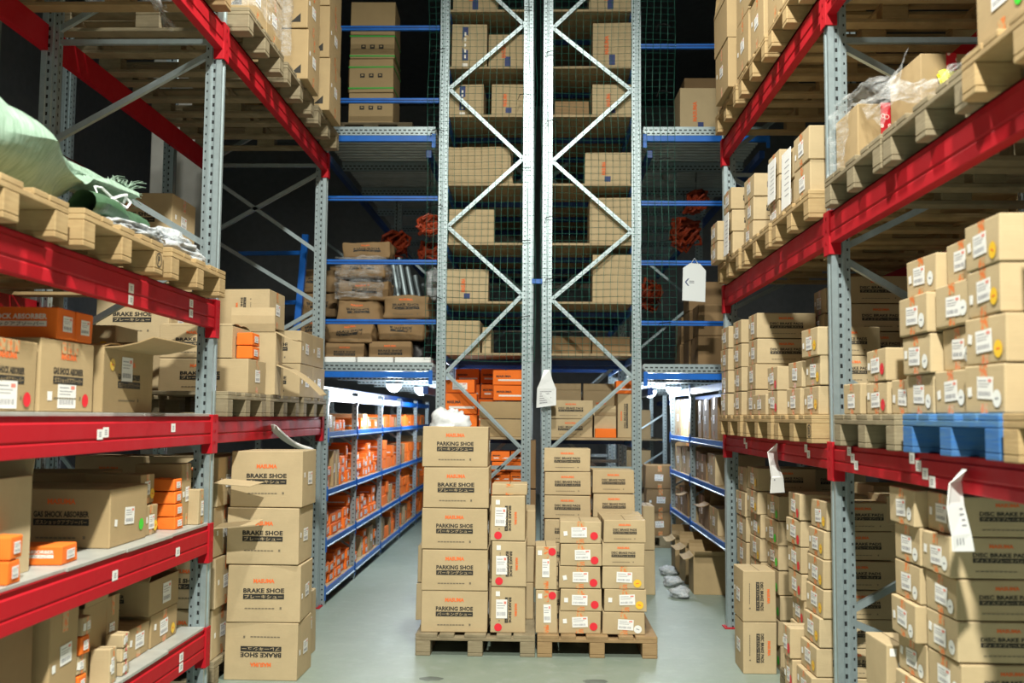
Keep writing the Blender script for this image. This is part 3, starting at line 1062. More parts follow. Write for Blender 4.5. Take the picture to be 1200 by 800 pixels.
# side uprights and rack frames standing on the deck at the back (dim)
def upright_frame(label, x, y, z0, z1, depth=0.9, axis='x', braces=()):
    root = empty('upright_frame', (x, y, z0), label, 'frame', 'dim upright frames')
    for e in (0, depth):
        mb = MB().prism([(0, 0), (0.028, 0), (0.032, 0.006), (0.05, 0.006), (0.054, 0), (0.085, 0), (0.085, 0.06), (0, 0.06)], 'z', 0, z1 - z0, 'postdot')
        obj('upright_post', mb.mesh('upright_post'), root, (e, 0, 0))
    q = 0.3
    s = 0
    while q + 0.7 < z1 - z0:
        a, b = (0.08, depth) if s % 2 == 0 else (depth, 0.08)
        obj('diagonal_brace', MB().bar((a, 0.03, q), (b, 0.03, q + 0.6), 0.028, 0.02, 'steel'), root)
        q += 0.6
        s += 1
    return root
upright_frame('dim upright frame behind the crumpled cartons beside the leaning blue rail', -2.55, 11.2, 2.09, 4.02)
upright_frame('dim upright frame further back behind the crumpled cartons', -1.75, 11.9, 2.09, 4.02, 0.75)

# ------------------------------------------------------------------ the two tall shelving towers facing the aisle
ZS = [1.412, 2.175, 2.649, 3.191, 3.745, 4.393, 4.853, 5.398]
def tower(label, x0, x1, first, zz):
    root = empty('shelving_tower', ((x0 + x1) / 2, 9.0, 0), label, 'shelving tower')
    xm = (x0 + x1) / 2
    a, b = x0 - xm, x1 - xm
    pw = 0.085
    for y in (0.0, 1.5, 3.0):
        for e in (a, b - pw):
            mb = MB().prism([(0, 0), (0.034, 0), (0.038, 0.007), (0.046, 0.007), (0.05, 0), (pw, 0), (pw, 0.06), (0, 0.06)], 'z', 0, 6.6, 'postdot')
            obj('upright_post', mb.mesh('upright_post'), root, (e, y, 0))
        zs = zz if y == 0 else [q + 0.2 for q in zz]
        for i in range(len(zs) - 1):
            l = (i % 2 == 0) == first
            p, q = (a + pw, b - pw) if l else (b - pw, a + pw)
            mb = MB()
            mb.bar((p, 0.03, zs[i]), (q, 0.03, zs[i + 1]), 0.034, 0.02, 'steel')
            mb.bar((p, 0.022, zs[i]), (q, 0.022, zs[i + 1]), 0.008, 0.016, 'steel')
            obj('diagonal_brace', mb, root, (0, y, 0))
        for z in (0.16, 1.14 if first else 1.14):
            obj('cross_brace', MB().bar((a + pw, 0.03, z), (b - pw, 0.03, z), 0.034, 0.02, 'steel'), root, (0, y, 0))
    for i, z in enumerate([0.14, 0.62] + ZS):
        mb = MB().cham(a + 0.02, b - 0.02, 0.062, 3.1, -0.022, 0, 'shelfwood', 0.002)
        obj('shelf_board', mb.mesh('shelf_board'), root, (0, 0, z))
        for y in (0.75, 1.5, 2.25):
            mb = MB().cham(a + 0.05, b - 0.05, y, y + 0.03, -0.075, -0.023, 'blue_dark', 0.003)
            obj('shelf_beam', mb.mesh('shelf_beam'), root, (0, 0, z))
        for e in (a + 0.055, b - 0.085):
            mb = MB().cham(e, e + 0.03, 0.09, 3.1, -0.085, -0.023, 'blue', 0.003)
            obj('shelf_beam', mb.mesh('shelf_beam'), root, (0, 0, z))
    return root
DL = [0.66, 1.313, 1.989, 2.704, 3.333, 3.968, 4.626, 5.235, 5.9]
tower('tall narrow shelving tower with orange boxes at its foot, behind green netting', -0.923, -0.062, True, DL)
DR = [0.66, 1.313, 1.966, 2.665, 3.293, 3.944, 4.61, 5.202, 5.9]
tower('tall narrow shelving tower with the white plastic tag on its upright', 0.036, 0.932, False, DR)
sp = MB().cham(-0.07, 0.045, 0, 0.03, -0.022, 0.022, 'blue', 0.003)
tag(obj('spacer_bar', sp.mesh('spacer_bar'), None, (0, 9.02, 2.83)), 'small blue spacer bar joining the two tall shelving towers', 'bar')

# green netting tied over the tower fronts
def net(label, x0, x1, z0, z1, y, seed):
    mb = MB()
    rr = random.Random(seed)
    st = 0.062
    nx, nz = int((x1 - x0) / st), int((z1 - z0) / st)
    def P(i, j):
        x, z = x0 + (x1 - x0) * i / nx, z0 + (z1 - z0) * j / nz
        v = noise.noise_vector(Vector((x * 1.7, z * 1.7, seed)))
        return Vector((x + v.x * 0.022, y + v.y * 0.02, z + v.z * 0.022))
    G = [[P(i, j) for j in range(nz + 1)] for i in range(nx + 1)]
    r = 0.0018
    for i in range(nx + 1):
        mb.tube([G[i][j] for j in range(nz + 1)], r, 'netgreen', 3, False)
    for j in range(nz + 1):
        mb.tube([G[i][j] for i in range(nx + 1)], r, 'netgreen', 3, False)
    o = tag(obj('safety_net', mb.mesh('safety_net', fix=False)), label, 'net', 'green safety nets')
    for q in range(9):
        z = z0 + 0.3 + q * 0.36 + rr.uniform(-.1, .1)
        xx = x0 + 0.10 if q % 2 else x1 - 0.10
        t = MB().tube([(xx - 0.055, y - 0.012, z), (xx, y - 0.02, z + 0.006), (xx + 0.055, y - 0.012, z + rr.uniform(-.02, .02))], 0.004, 'black', 4)
        t.tube([(xx - 0.05, y - 0.014, z), (xx - 0.07, y - 0.02, z - 0.05)], 0.0025, 'black', 4)
        obj('cable_tie', t.mesh('cable_tie'), o)
net('green safety net over the shelving tower with orange boxes', -1.03, -0.03, 2.10, 5.75, 8.965, 2)
net('green safety net over the shelving tower with the white tag', 0.02, 1.24, 2.12, 5.75, 8.965, 5)

# ------------------------------------------------------------------ the two pallets in the middle of the aisle
PT = 0.145
pallet('grey weathered pallet on the floor under the parking shoe cartons', -0.41, 7.38, 0, PI / 2, 'woodgrey')
pallet('brown pallet on the floor under the red dotted small cartons', 0.405, 7.38, 0, PI / 2, 'woodbrown')
P5 = ['parking', 'parking', 'parking', 'brake', 'parking']
column([f'large {t} shoe carton' for t in P5], 'the tall front stack, grey pallet', -0.785, 6.83, PT, 0.455, 0.36, 0.277, 5,
       ['park', 'park', 'park', 'brake', 'park'], 'f', 'r', None, 0.008, 'tall stack of shoe cartons')
column('upright red dotted brake shoe carton', 'the stack beside the parking shoes', -0.312, 6.84, PT, 0.242, 0.34, 0.306, 3,
       'brake', 'f', 'f', 'dot_red', 0.006, 'narrow stack of upright cartons', ang=-PI / 2, rot_end=1, tape=None, tx=0.0)
carton('flat tan carton lying on the narrow upright brake shoe stack', -0.19, 7.03, PT + 0.918, 0.24, 0.30, 0.075, 'pale', '', 'f', amt=0.004, labels=False)
column('tan carton', 'the low stack peeking out behind the parking shoes', -0.86, 7.22, PT, 0.42, 0.42, 0.265, 2, 'brake', 'l', 'f', None)
column('tan carton', 'the hidden row between parking shoes and shelving tower', -0.42, 7.3, PT, 0.40, 0.5, 0.26, 3, 'park', 'f', '', None)

column('small upright red dotted carton', 'the slim stack at the brown pallet edge', -0.012, 6.84, PT, 0.152, 0.34, 0.29, 2, 'disc', '', 'f', 'dot_red', 0.004,
       rot_end=-1, tape='tape')
column('small red dotted carton', 'the middle front stack, brown floor pallet', 0.150, 6.84, PT, 0.287, 0.34, 0.150, 5, 'disc', '', 'f', 'dot_red', 0.007,
       'small labelled cartons on the brown pallet')
c2 = [('small tan carton with white dot', 'dot_white'), ('small tan carton with yellow dot', 'dot_yellow'), ('small tan carton with yellow dot', 'dot_yellow')]
for i, (a, dt) in enumerate(c2):
    carton(f'{a.replace("tan ", "")}, {["bottom one", "second from bottom", "third from bottom"][i]} in the outer front stack, brown pallet',
           0.59 + R.uniform(-.006, .006), 7.0, PT + i * 0.151, 0.283, 0.33, 0.149, 'disc', '', 'f', dt, R.uniform(-.01, .01), 'small labelled cartons on the brown pallet')
for i in range(2):
    carton(f'small disc brake pad carton, {["second from top", "topmost"][i]} in the outer front stack, brown pallet',
           0.59 + R.uniform(-.006, .006), 7.01, PT + 0.453 + i * 0.156, 0.285, 0.35, 0.154, 'disc', 'f', 'r', None, R.uniform(-.01, .01), 'small labelled cartons on the brown pallet')
column('disc brake pad carton', 'the tall back stack, brown floor pallet', 0.052, 7.5, PT, 0.352, 0.3, 0.1745, 7, 'disc', 'f', 'l', None, 0.006,
       'back stacks on the brown pallet')
column('disc brake pad carton', 'the lower back stack beside the tall one', 0.412, 7.52, PT, 0.318, 0.3, 0.1775, 6, 'disc', 'f', 'l', None, 0.006,
       'back stacks on the brown pallet')
carton('pale carton lying across the outer stack of the brown pallet', 0.60, 7.34, PT + 0.62, 0.30, 0.26, 0.14, 'pale', '', '', None)

# ------------------------------------------------------------------ right rack: goods standing on the floor under the lowest beam
F = 'disc'
pallet('grey floor pallet under the far bay stacks of the blue pallet rack', 2.03, 5.62, 0, 0, 'woodgrey')
pallet('grey floor pallet under the tall near stack of the blue pallet rack', 2.02, 3.72, 0, 0, 'woodgrey')
column('upright tan disc brake pad carton', 'the lone pair on the aisle floor', 1.295, 6.42, 0, 0.215, 0.30, 0.322, 2, F, 'f', 'l', None, 0.004, ang=-PI / 2, tape=None)
column('disc brake pad carton', 'the deep stack against the far upright', 1.50, 7.28, 0, 0.40, 0.33, 0.178, 7, F, 'f', 'l', None, 0.008)
column('disc brake pad carton', 'the row right of the deep stack', 1.93, 7.2, 0, 0.42, 0.33, 0.178, 7, F, 'f', 'l', None, 0.008)
column('green dotted brake pad carton', 'the stack behind two upright cartons', 1.535, 6.50, 0, 0.40, 0.31, 0.1575, 7, F, 'f', 'l', 'dot_green', 0.012)
column('disc brake pad carton', 'the stack just behind the green dotted one', 1.50, 6.86, 0, 0.40, 0.33, 0.158, 8, F, 'f', 'l', 'dot_yellow', 0.012)
column('disc brake pad carton', 'the shaded inner stack past the green dots', 1.96, 6.45, 0, 0.42, 0.36, 0.165, 7, F, 'f', '', None, 0.012)
column('red dotted small carton', 'the middle stack on the far floor pallet', 1.475, 5.68, 0.145, 0.38, 0.30, 0.1475, 7, F, 'f', 'l', 'dot_red', 0.016)
column('red dotted small carton', 'the short stack at the floor pallet corner', 1.36, 5.512, 0.145, 0.36, 0.158, 0.165, 2, F, 'f', 'l', 'dot_red', 0.012)
column('small carton', 'the inner row of the far floor pallet', 1.90, 5.72, 0.145, 0.40, 0.34, 0.155, 7, F, 'f', '', None, 0.014)
column('yellow dotted small carton', 'the leaning stack behind the near upright', 1.40, 5.20, 0.145, 0.38, 0.30, 0.147, 7, F, 'f', 'l', 'dot_yellow', 0.014, lean=0.013)
column('brake pad carton', 'the straight stack seen past the near upright', 1.80, 5.20, 0.145, 0.38, 0.30, 0.153, 7, F, 'f', '', None, 0.012)
column('brake pad carton', 'the dark gap between near upright and tall stack', 2.19, 5.08, 0.145, 0.38, 0.30, 0.153, 7, F, 'f', 'l', 'dot_white', 0.012)
column('low labelled carton', 'the short stack in front of the dark gap', 1.455, 4.28, 0, 0.145, 0.26, 0.222, 3, 'disc', '', 'f', 'dot_yellow', 0.004, rot_end=1)
column('disc brake pad carton', 'the tall near stack under the white tag', 1.495, 3.66, 0.145, 0.37, 0.28, 0.148, 8, F, 'f', 'l', 'dot_white', 0.016)
column('disc brake pad carton', 'the second row behind the tall near stack', 1.475, 3.95, 0.145, 0.37, 0.28, 0.148, 8, F, 'f', 'l', 'dot_white', 0.016)
column('disc brake pad carton', 'the inner row beside the tall near stack', 1.88, 3.70, 0.145, 0.38, 0.3, 0.148, 8, F, 'f', '', None, 0.016)

# ------------------------------------------------------------------ right rack, beam level with the blue pallet
ZB = 1.476
ZP = ZB + 0.145
RX = 2.0
pallet('blue painted pallet on the red beam, under four rows of labelled cartons', RX - 0.005, 3.46, ZB, 0, 'woodblue')
pallet('grey pallet on the red beam between the blue pallet and upright', RX, 4.36, ZB, 0, 'woodgrey')
pallet('pale pallet at the frame edge beside the blue pallet', RX - 0.02, 2.605, ZB, 0, 'wood')
pallet('pale pallet with circled stamp on the lower red beam', RX - 0.02, 5.47, ZB, 0, 'wood', mark=(-0.5275, -0.35, -1))
pallet('pale pallet, middle one of the far bay on the lower beam', RX - 0.02, 6.35, ZB, 0, 'wood')
pallet('pale pallet, farthest on the lower red beam by the far upright', RX - 0.02, 7.25, ZB, 0, 'wood')
d3 = ['dot_white', 'dot_white', 'dot_white', 'dot_white']
for i, (y, dt) in enumerate(((3.06, ['dot_white', 'dot_yellow', 'dot_yellow', 'dot_yellow']), (3.34, d3), (3.62, d3))):
    t = ['the nearest row', 'the middle row', 'the far row'][i]
    column('labelled carton with round sticker', f'{t} on the blue pallet', 1.425 + 0.02 * (i == 1), y, ZP, 0.40, 0.275, 0.156 - 0.004 * i, 4, F, 'f', 'l', dt, 0.026)
    column('shaded carton', f'{t} on the blue pallet inner side', 1.86, y, ZP, 0.40, 0.275, 0.156, 4, F, 'f', '', None, 0.012)
column('labelled carton', 'the frame edge stack on the pale pallet', 1.43, 2.55, ZP, 0.40, 0.36, 0.160, 5, F, 'f', 'l', 'dot_white', 0.012)
column('red dotted small carton', 'the low pair on the grey pallet', 1.425, 4.12, ZP, 0.33, 0.26, 0.138, 2, F, 'f', 'l', 'dot_red', 0.006)
carton('single low carton with label beside the red dotted pair', 1.62, 3.985, ZP, 0.36, 0.22, 0.138, F, 'f', 'l', None)
carton('single low carton at the upright end of the grey pallet', 1.60, 4.55, ZP, 0.36, 0.24, 0.138, F, 'f', 'l', None)
column('shaded brake pad carton', 'the tall inner stack on the grey pallet', 1.80, 4.42, ZP, 0.36, 0.28, 0.16, 4, F, 'f', 'l', None, 0.01)
column('shaded brake pad carton', 'the innermost stack on the grey pallet', 2.18, 4.40, ZP, 0.36, 0.28, 0.165, 4, F, 'f', '', None, 0.01)
column('labelled small carton', 'the stepped front stack by the near upright', 1.43, 5.12, ZP, 0.33, 0.30, 0.152, 3, F, 'f', 'l', 'dot_yellow', 0.01)
column('labelled small carton', 'the front stack above the circled stamp', 1.435, 5.46, ZP, 0.34, 0.30, 0.150, 2, F, 'f', 'l', None, 0.012)
column('labelled small carton', 'the front pair on the middle pale pallet', 1.43, 5.98, ZP, 0.33, 0.26, 0.148, 2, F, 'f', 'l', 'dot_red', 0.012)
carton('one layer of low carton before the tall brake pad stacks', 1.58, 6.44, ZP, 0.32, 0.36, 0.13, F, 'f', 'l', None)
column('disc brake pad carton', 'the stack third from the far upright', 1.455, 6.68, ZP, 0.40, 0.28, 0.172, 4, F, 'f', 'l', None, 0.008)
column('disc brake pad carton', 'the farthest stack on the lower beam', 1.42, 7.05, ZP, 0.40, 0.28, 0.17, 4, F, 'f', 'l', None, 0.01)
column('disc brake pad carton', 'the end stack touching the far upright', 1.40, 7.36, ZP, 0.40, 0.28, 0.165, 4, F, 'f', 'l', None, 0.01)
column('shaded brake pad carton', 'the inner stack behind the stepped cartons', 1.86, 6.05, ZP, 0.42, 0.30, 0.17, 5, F, 'f', 'l', None, 0.01)
column('shaded brake pad carton', 'the dark inner stack by the far pallets', 1.90, 6.62, ZP, 0.42, 0.30, 0.17, 5, F, 'f', 'l', None, 0.01)
column('shaded brake pad carton', 'the innermost corner of the middle pallet', 2.32, 5.85, ZP, 0.25, 0.30, 0.165, 4, F, 'f', '', None, 0.01)

# ------------------------------------------------------------------ right rack, second beam level
ZB2 = 2.626
ZQ = ZB2 + 0.145
pallet('grey pallet under the film wrapped cartons on the middle beam', RX, 4.455, ZB2, 0, 'woodgrey')
pallet('grey pallet with trailing film on the middle beam', RX, 3.63, ZB2, 0, 'woodgrey')
pallet('pale pallet under the green dotted cartons, upper frame corner', RX - 0.03, 2.80, ZB2, 0, 'wood')
pallet('pale pallet nearest the upright in the upper far bay', RX - 0.02, 5.47, ZB2, 0, 'wood')
pallet('pale pallet in the middle of the upper far bay', RX - 0.02, 6.35, ZB2, 0, 'wood')
pallet('pale pallet at the end of the upper far bay', RX - 0.02, 7.25, ZB2, 0, 'wood')
def band(o, face, dims, x, w0, mat, nm):
    wd, d, h = dims
    mb = MB()
    fr = face_frame(face, wd, d, h)
    print_rect(mb, fr, x, 0, w0, h * 0.99, mat, lambda p: Vector(p), lift=0.009)
    obj(nm, mb.mesh(nm, fix=False), o)
o = carton('wide kraft carton with red printed tape under clear film', 1.755, 4.755, ZQ, 0.55, 0.32, 0.30, 'kraft', '', '', None, 0.0, tape=None)
band(o, 'f', (0.55, 0.32, 0.3), -0.14, 0.055, 'redtape', 'printed_tape')
o = carton('tall kraft carton carrying the yellow note', 1.90, 4.40, ZQ, 0.54, 0.34, 0.40, 'kraft', '', '', None, 0.03, tape=None)
band(o, 'f', (0.54, 0.34, 0.40), -0.14, 0.045, 'redtape', 'printed_tape')
carton('plain kraft carton deep behind the yellow note carton', 2.36, 4.40, ZQ, 0.32, 0.5, 0.56, 'brown', '', '', None, 0, tape=None)
nb = MB()
for i in range(6):
    a, b = -0.06 + i * 0.02, -0.04 + i * 0.02
    za, zb = 0.012 * math.sin(i * 1.3), 0.012 * math.sin((i + 1) * 1.3)
    nb.add([(a, -0.035, za), (b, -0.035, zb), (b, 0.035, zb + 0.004), (a, 0.035, za + 0.004)], [(0, 1, 2, 3)], 'note_yellow')
nb.box(-0.058, 0.058, -0.033, 0.033, -0.02, -0.012, 'note_yellow')
o = obj('paper_note', nb.mesh('paper_note', fix=False), None, (1.765, 4.195, ZQ + 0.285))
o.rotation_euler = (1.25, -0.15, 0.12)
tag(o, 'bright yellow paper note stuck on the tall kraft carton', 'note')
# stretch film: a tube of crumpled film over the carton top plus a hanging veil
def sheet(fn, nu, nv):
    vs = [fn(i / nu, j / nv) for i in range(nu + 1) for j in range(nv + 1)]
    fs = [(i * (nv + 1) + j, (i + 1) * (nv + 1) + j, (i + 1) * (nv + 1) + j + 1, i * (nv + 1) + j + 1) for i in range(nu) for j in range(nv)]
    return vs, fs
fm = MB()
def roll(u, v):
    x = 1.50 + 0.02 * u + 0.015 * math.sin(u * 9)
    y = 4.84 - 1.44 * u
    z = ZQ + 0.355 - 0.06 * u - (0.22 * min(1, max(0, (u - 0.25) / 0.45)))
    an = 2 * PI * v
    r = 0.055 * (0.75 + 0.5 * abs(noise.noise((u * 9, v * 3, 2)))) * (1.0 - 0.35 * abs(u - 0.3))
    nv3 = noise.noise_vector((u * 12, math.cos(an) * 2, math.sin(an) * 2)) * 0.022
    return (x + math.cos(an) * r + nv3.x, y + nv3.y, z + math.sin(an) * r + nv3.z)
fm.add(*sheet(roll, 60, 14), 'film')
def veil(u, v):
    y = 4.84 - 0.06 * u
    z = ZQ + 0.36 * (1 - v) - 0.02
    n3 = noise.noise_vector((u * 5, v * 6, 8)) * 0.03
    return (1.445 + 0.03 * u - 0.01 * v + n3.x * 0.5, 4.92 - 0.30 * u * (1 - v * 0.5) + n3.y, z + n3.z * 0.4)
v1 = MB(); v1.add(*sheet(veil, 22, 18), 'film')
def veil2(u, v):
    n3 = noise.noise_vector((u * 5, v * 6, 18)) * 0.03
    return (1.50 + 0.12 * v + n3.x * 0.5, 4.75 - 0.45 * u + n3.y, ZQ + 0.35 + 0.10 * u * v - 0.25 * u * (1 - v) + n3.z)
v1.add(*sheet(veil2, 22, 16), 'film')
f = obj('stretch_film', fm.mesh('stretch_film', True, False))
tag(f, 'crumpled clear stretch film draped along the kraft cartons on the middle beam', 'plastic film')
obj('film_veil', v1.mesh('film_veil', True, False), f)
column('green dotted carton', 'the pair at the upper frame corner', 1.42, 2.83, ZQ, 0.42, 0.36, 0.30, 2, 'kraft', '', 'l', 'dot_green', 0.01)
column('kraft carton', 'the row beside the green dotted pair', 1.86, 2.83, ZQ, 0.42, 0.36, 0.30, 2, 'kraft', '', '', None, 0.01)
column('labelled carton', 'the upper stack right against the near upright', 1.41, 5.16, ZQ, 0.38, 0.32, 0.185, 2, F, 'f', 'l', None, 0.008)
column('labelled carton', 'the upper stack behind the long white sheet', 1.425, 5.50, ZQ, 0.38, 0.32, 0.180, 2, F, 'f', 'l', None, 0.008)
column('disc brake pad carton', 'the upper tall stack with a white sheet', 1.455, 5.98, ZQ, 0.40, 0.28, 0.155, 3, F, 'f', 'l', None, 0.008)
column('disc brake pad carton', 'the upper stack of three plain fronts', 1.44, 6.66, ZQ, 0.40, 0.30, 0.162, 3, F, 'f', 'l', None, 0.008)
column('disc brake pad carton', 'the upper stack bearing the hung papers', 1.37, 7.06, ZQ, 0.40, 0.28, 0.16, 3, F, 'f', 'l', None, 0.01)
column('small carton', 'the upper end stack over the far upright', 1.33, 7.38, ZQ, 0.40, 0.28, 0.15, 2, F, 'f', 'l', None, 0.01)
column('dim carton', 'the upper inner stack of the far bay', 1.95, 6.4, ZQ, 0.4, 0.34, 0.17, 3, F, 'f', '', None, 0.01)
column('dim carton', 'the upper inner stack near the upright', 1.95, 5.6, ZQ, 0.4, 0.34, 0.17, 3, F, 'f', '', None, 0.01)
def sheet_paper(label, y, z, wd, ht, x):
    mb = MB().cham(-0.002, 0.001, -wd / 2, wd / 2, 0, ht, 'paper', 0.0006)
    for q in range(7):
        mb.add([(-0.0025, -wd * .35, ht * (.2 + q * .1)), (-0.0025, wd * (.1 + .03 * (q % 3)), ht * (.2 + q * .1)), (-0.0025, wd * (.1 + .03 * (q % 3)), ht * (.215 + q * .1)), (-0.0025, -wd * .35, ht * (.215 + q * .1))], [(0, 1, 2, 3)], 'sticker_ink')
    o = obj('paper_sheet', mb.mesh('paper_sheet', fix=False), None, (x, y, z))
    o.rotation_euler = (0, 0.02, 0)
    tag(o, label, 'paper', 'white sheets taped to cartons')
sheet_paper('long white sheet taped to the upper cartons near the upright', 5.66, ZQ + 0.03, 0.20, 0.33, 1.412)
sheet_paper('white sheet taped to the tall upper stack', 6.12, ZQ + 0.16, 0.19, 0.26, 1.438)
sheet_paper('white sheet taped to the upper end stack by the far upright', 7.16, ZQ + 0.0, 0.17, 0.30, 1.352)

# ------------------------------------------------------------------ right rack, top beam level
ZB3 = 3.791
ZT = ZB3 + 0.145
for i, (y, a) in enumerate(((5.47, 'nearest the upright'), (6.35, 'in the middle'), (7.25, 'at the far end'))):
    pallet(f'pale pallet on the highest beam of the blue pallet rack, {a}', RX - 0.03, y, ZB3, 0, 'wood')
for i, (y, a) in enumerate(((4.45, 'nearest the upright'), (3.55, 'in the middle'), (2.65, 'at the frame corner'))):
    pallet(f'dim overhead pallet above the film wrapped cartons, {a}', RX - 0.03, y, ZB3, 0, 'woodbrown')
for y, t in ((4.45, 'nearest the upright'), (3.55, 'in the middle'), (2.65, 'at the frame corner')):
    carton(f'big kraft carton added for shade above the film wrapped cartons, {t}', 1.85, y, ZT, 0.9, 0.74, 0.80, 'arrow', 'f', 'l', None, 0, 'added overhead cartons')  # out-of-view load, added to block lamp light over this bay too
column('big kraft carton', 'the top level stack by the wrapped upright', 1.39, 5.10, ZT, 0.5, 0.38, 0.36, 3, 'arrow', 'f', 'l', None, 0.012)
column('big kraft carton', 'the top level stack second from the upright', 1.37, 5.52, ZT, 0.5, 0.38, 0.36, 3, 'arrow', 'f', 'l', None, 0.014)
column('big kraft carton', 'the top level stack third from the upright', 1.36, 6.00, ZT, 0.5, 0.38, 0.35, 3, 'arrow', 'f', 'l', None, 0.014)
column('big kraft carton', 'the top level stack fourth from the upright', 1.36, 6.42, ZT, 0.5, 0.36, 0.36, 3, 'arrow', 'f', 'l', None, 0.012)
o = carton('big kraft carton with arrow mark, lowest at the top level end', 1.58, 7.16, ZT, 0.5, 0.46, 0.36, 'arrow', 'f', 'l', None, 0.02)
open_carton('gaping kraft carton with raised flap on the top level end', 1.575, 7.16, ZT + 0.362, 0.5, 0.46, 0.30, 'card', 0.02, ((115, 'f'), (60, 'b'), (70, 'l'), (100, 'r')), fl=0.2)
carton('big kraft carton with arrow mark behind the gaping carton', 1.62, 7.55, ZT + 0.0, 0.44, 0.28, 0.40, 'arrow', 'f', 'l', None, 0.0)
column('kraft carton', 'above the gaping carton against the deck', 1.42, 7.455, ZT + 0.405, 0.44, 0.28, 0.36, 2, 'arrow', 'f', 'l', None, 0.01)

# ------------------------------------------------------------------ left rack: goods on the floor
column(['brake shoe carton printed upside down', 'large brake shoe carton', 'large brake shoe carton', 'large brake shoe carton'],
       'the tall floor stack by the upright', -1.885, 6.10, 0, 0.452, 0.36, 0.345, 4, 'brake', 'f', 'r', [None, None, None, None], 0.012,
       'tall floor stack of brake shoe cartons', flips=(0,), tape=None)
carton('tan carton on the floor just behind the tall brake shoe stack', -1.68, 6.72, 0, 0.34, 0.36, 0.42, 'brake', '', 'r', None)
pallet('grey floor pallet behind the tall brake shoe stack', -2.50, 6.35, 0, 0, 'woodgrey')
for i, x in enumerate((-2.34, -2.80)):
    column('shaded brake shoe carton', ['the floor row against the near upright', 'the innermost floor row'][i], x, 5.96, 0.145, 0.43, 0.4, 0.30, 4, 'brake', 'f', 'r', None, 0.012)
column('shaded brake shoe carton', 'the second floor row', -2.36, 6.42, 0.145, 0.43, 0.4, 0.30, 4, 'brake', 'f', 'r', None, 0.012)
for j, (x, z) in enumerate(((-1.93, 1.19), (-1.92, 0.92))):
    mb = MB()
    mb.cham(0, 0.26, 0, 0.16, 0, 0.005, 'card_pale', 0.001)
    o = obj('carton_flap', mb.mesh('carton_flap'), None, (x, 5.88 + 0.02 * j, z))
    o.rotation_euler = (0.1, 0.05 - 0.16 * j, -0.25 + 0.2 * j)
    tag(o, ['loose cardboard flap sticking out beside the near upright, upper one', 'thin cardboard strip sticking out beside the near upright, lower one'][j], 'cardboard')

# ------------------------------------------------------------------ left rack, far bay of the shelf level
ZL = 1.586
ZM = ZL + 0.145
pallet('grey pallet on the shelf level right of the near upright', -2.36, 6.02, ZL, 0, 'woodgrey')
pallet('grey pallet in the middle of the far shelf bay', -2.36, 6.92, ZL, 0, 'woodgrey')
pallet('grey pallet at the far upright of the shelf level', -2.36, 7.86, ZL, 0, 'woodgrey')
carton('long brake shoe carton under the torn one on the shelf level', -2.075, 6.32, ZM, 0.56, 0.40, 0.215, 'brake', 'f', 'r', None, tx=-0.02)
o = open_carton('torn brake shoe carton showing orange boxes inside', -2.128, 6.32, ZM + 0.217, 0.455, 0.40, 0.20, 'card_pale', 0.0, ((3, 'f'), (4, 'b')), fl=0.19, prints=('brake', 'f'))
for i in range(2):
    carton(f'orange box poking out of the torn carton, {["lower", "upper"][i]} one', -1.846, 6.28, ZM + 0.219 + i * 0.083, 0.10, 0.18, 0.08, 'obox', '', 'r', None, 0.03)
o = open_carton('slim upright carton with hanging flap beside the torn carton', -1.90, 6.66, ZM, 0.30, 0.16, 0.42, 'card_pale', 0.0, ((200, 'r'), (95, 'f')), fl=0.16)
mb = MB()
for i in range(4):
    a, b = i * 0.075, (i + 1) * 0.075
    za, zb = -0.25 * a - 1.4 * a * a, -0.25 * b - 1.4 * b * b
    mb.add([(a, 0, za), (b, 0.0, zb), (b, 0.2, zb + 0.01), (a, 0.2, za + 0.01), (a, 0, za - .005), (b, 0.0, zb - .005), (b, 0.2, zb + 0.005), (a, 0.2, za + 0.005)],
           [(0, 1, 2, 3), (4, 7, 6, 5), (0, 4, 5, 1), (2, 6, 7, 3)], 'card_pale')
obj('flap', mb.mesh('flap', fix=False), o, (0.15, -0.05, 0.2))
for i, (y, a) in enumerate(((7.36, 'first row'), (7.78, 'second row'))):
    column('large brake shoe carton', f'the {a} by the far upright', -2.225, y, ZM, 0.46, 0.41, 0.25, 2, 'brake', 'f', 'r', None, 0.01, tape=None)
column('brake shoe carton', 'the inner stack topped by a sideways carton', -2.665, 6.78, ZM, 0.42, 0.40, 0.235, 3, ['brake', 'brake', 'brake'], 'f', 'r', None, 0.01, tape=None)
carton('sideways brake shoe carton, print turned, above the torn carton', -2.03, 6.98, ZM + 0.47, 0.36, 0.42, 0.26, 'brake', 'f', 'r', None, ang=PI / 2)
column('brake shoe carton', 'the row under the sideways carton', -2.05 - 0.17, 6.88, ZM, 0.36, 0.36, 0.234, 2, 'brake', 'f', 'r', None, 0.006)
column('large dim shoe carton', 'the tall inner stack behind the brace', -2.86, 6.30, ZM, 0.48, 0.46, 0.325, 4, 'brake', 'f', 'r', None, 0.01)
column('large dim shoe carton', 'the second inner stack behind the brace', -2.99, 6.80, ZM, 0.31, 0.44, 0.305, 4, 'brake', 'f', 'r', None, 0.01)

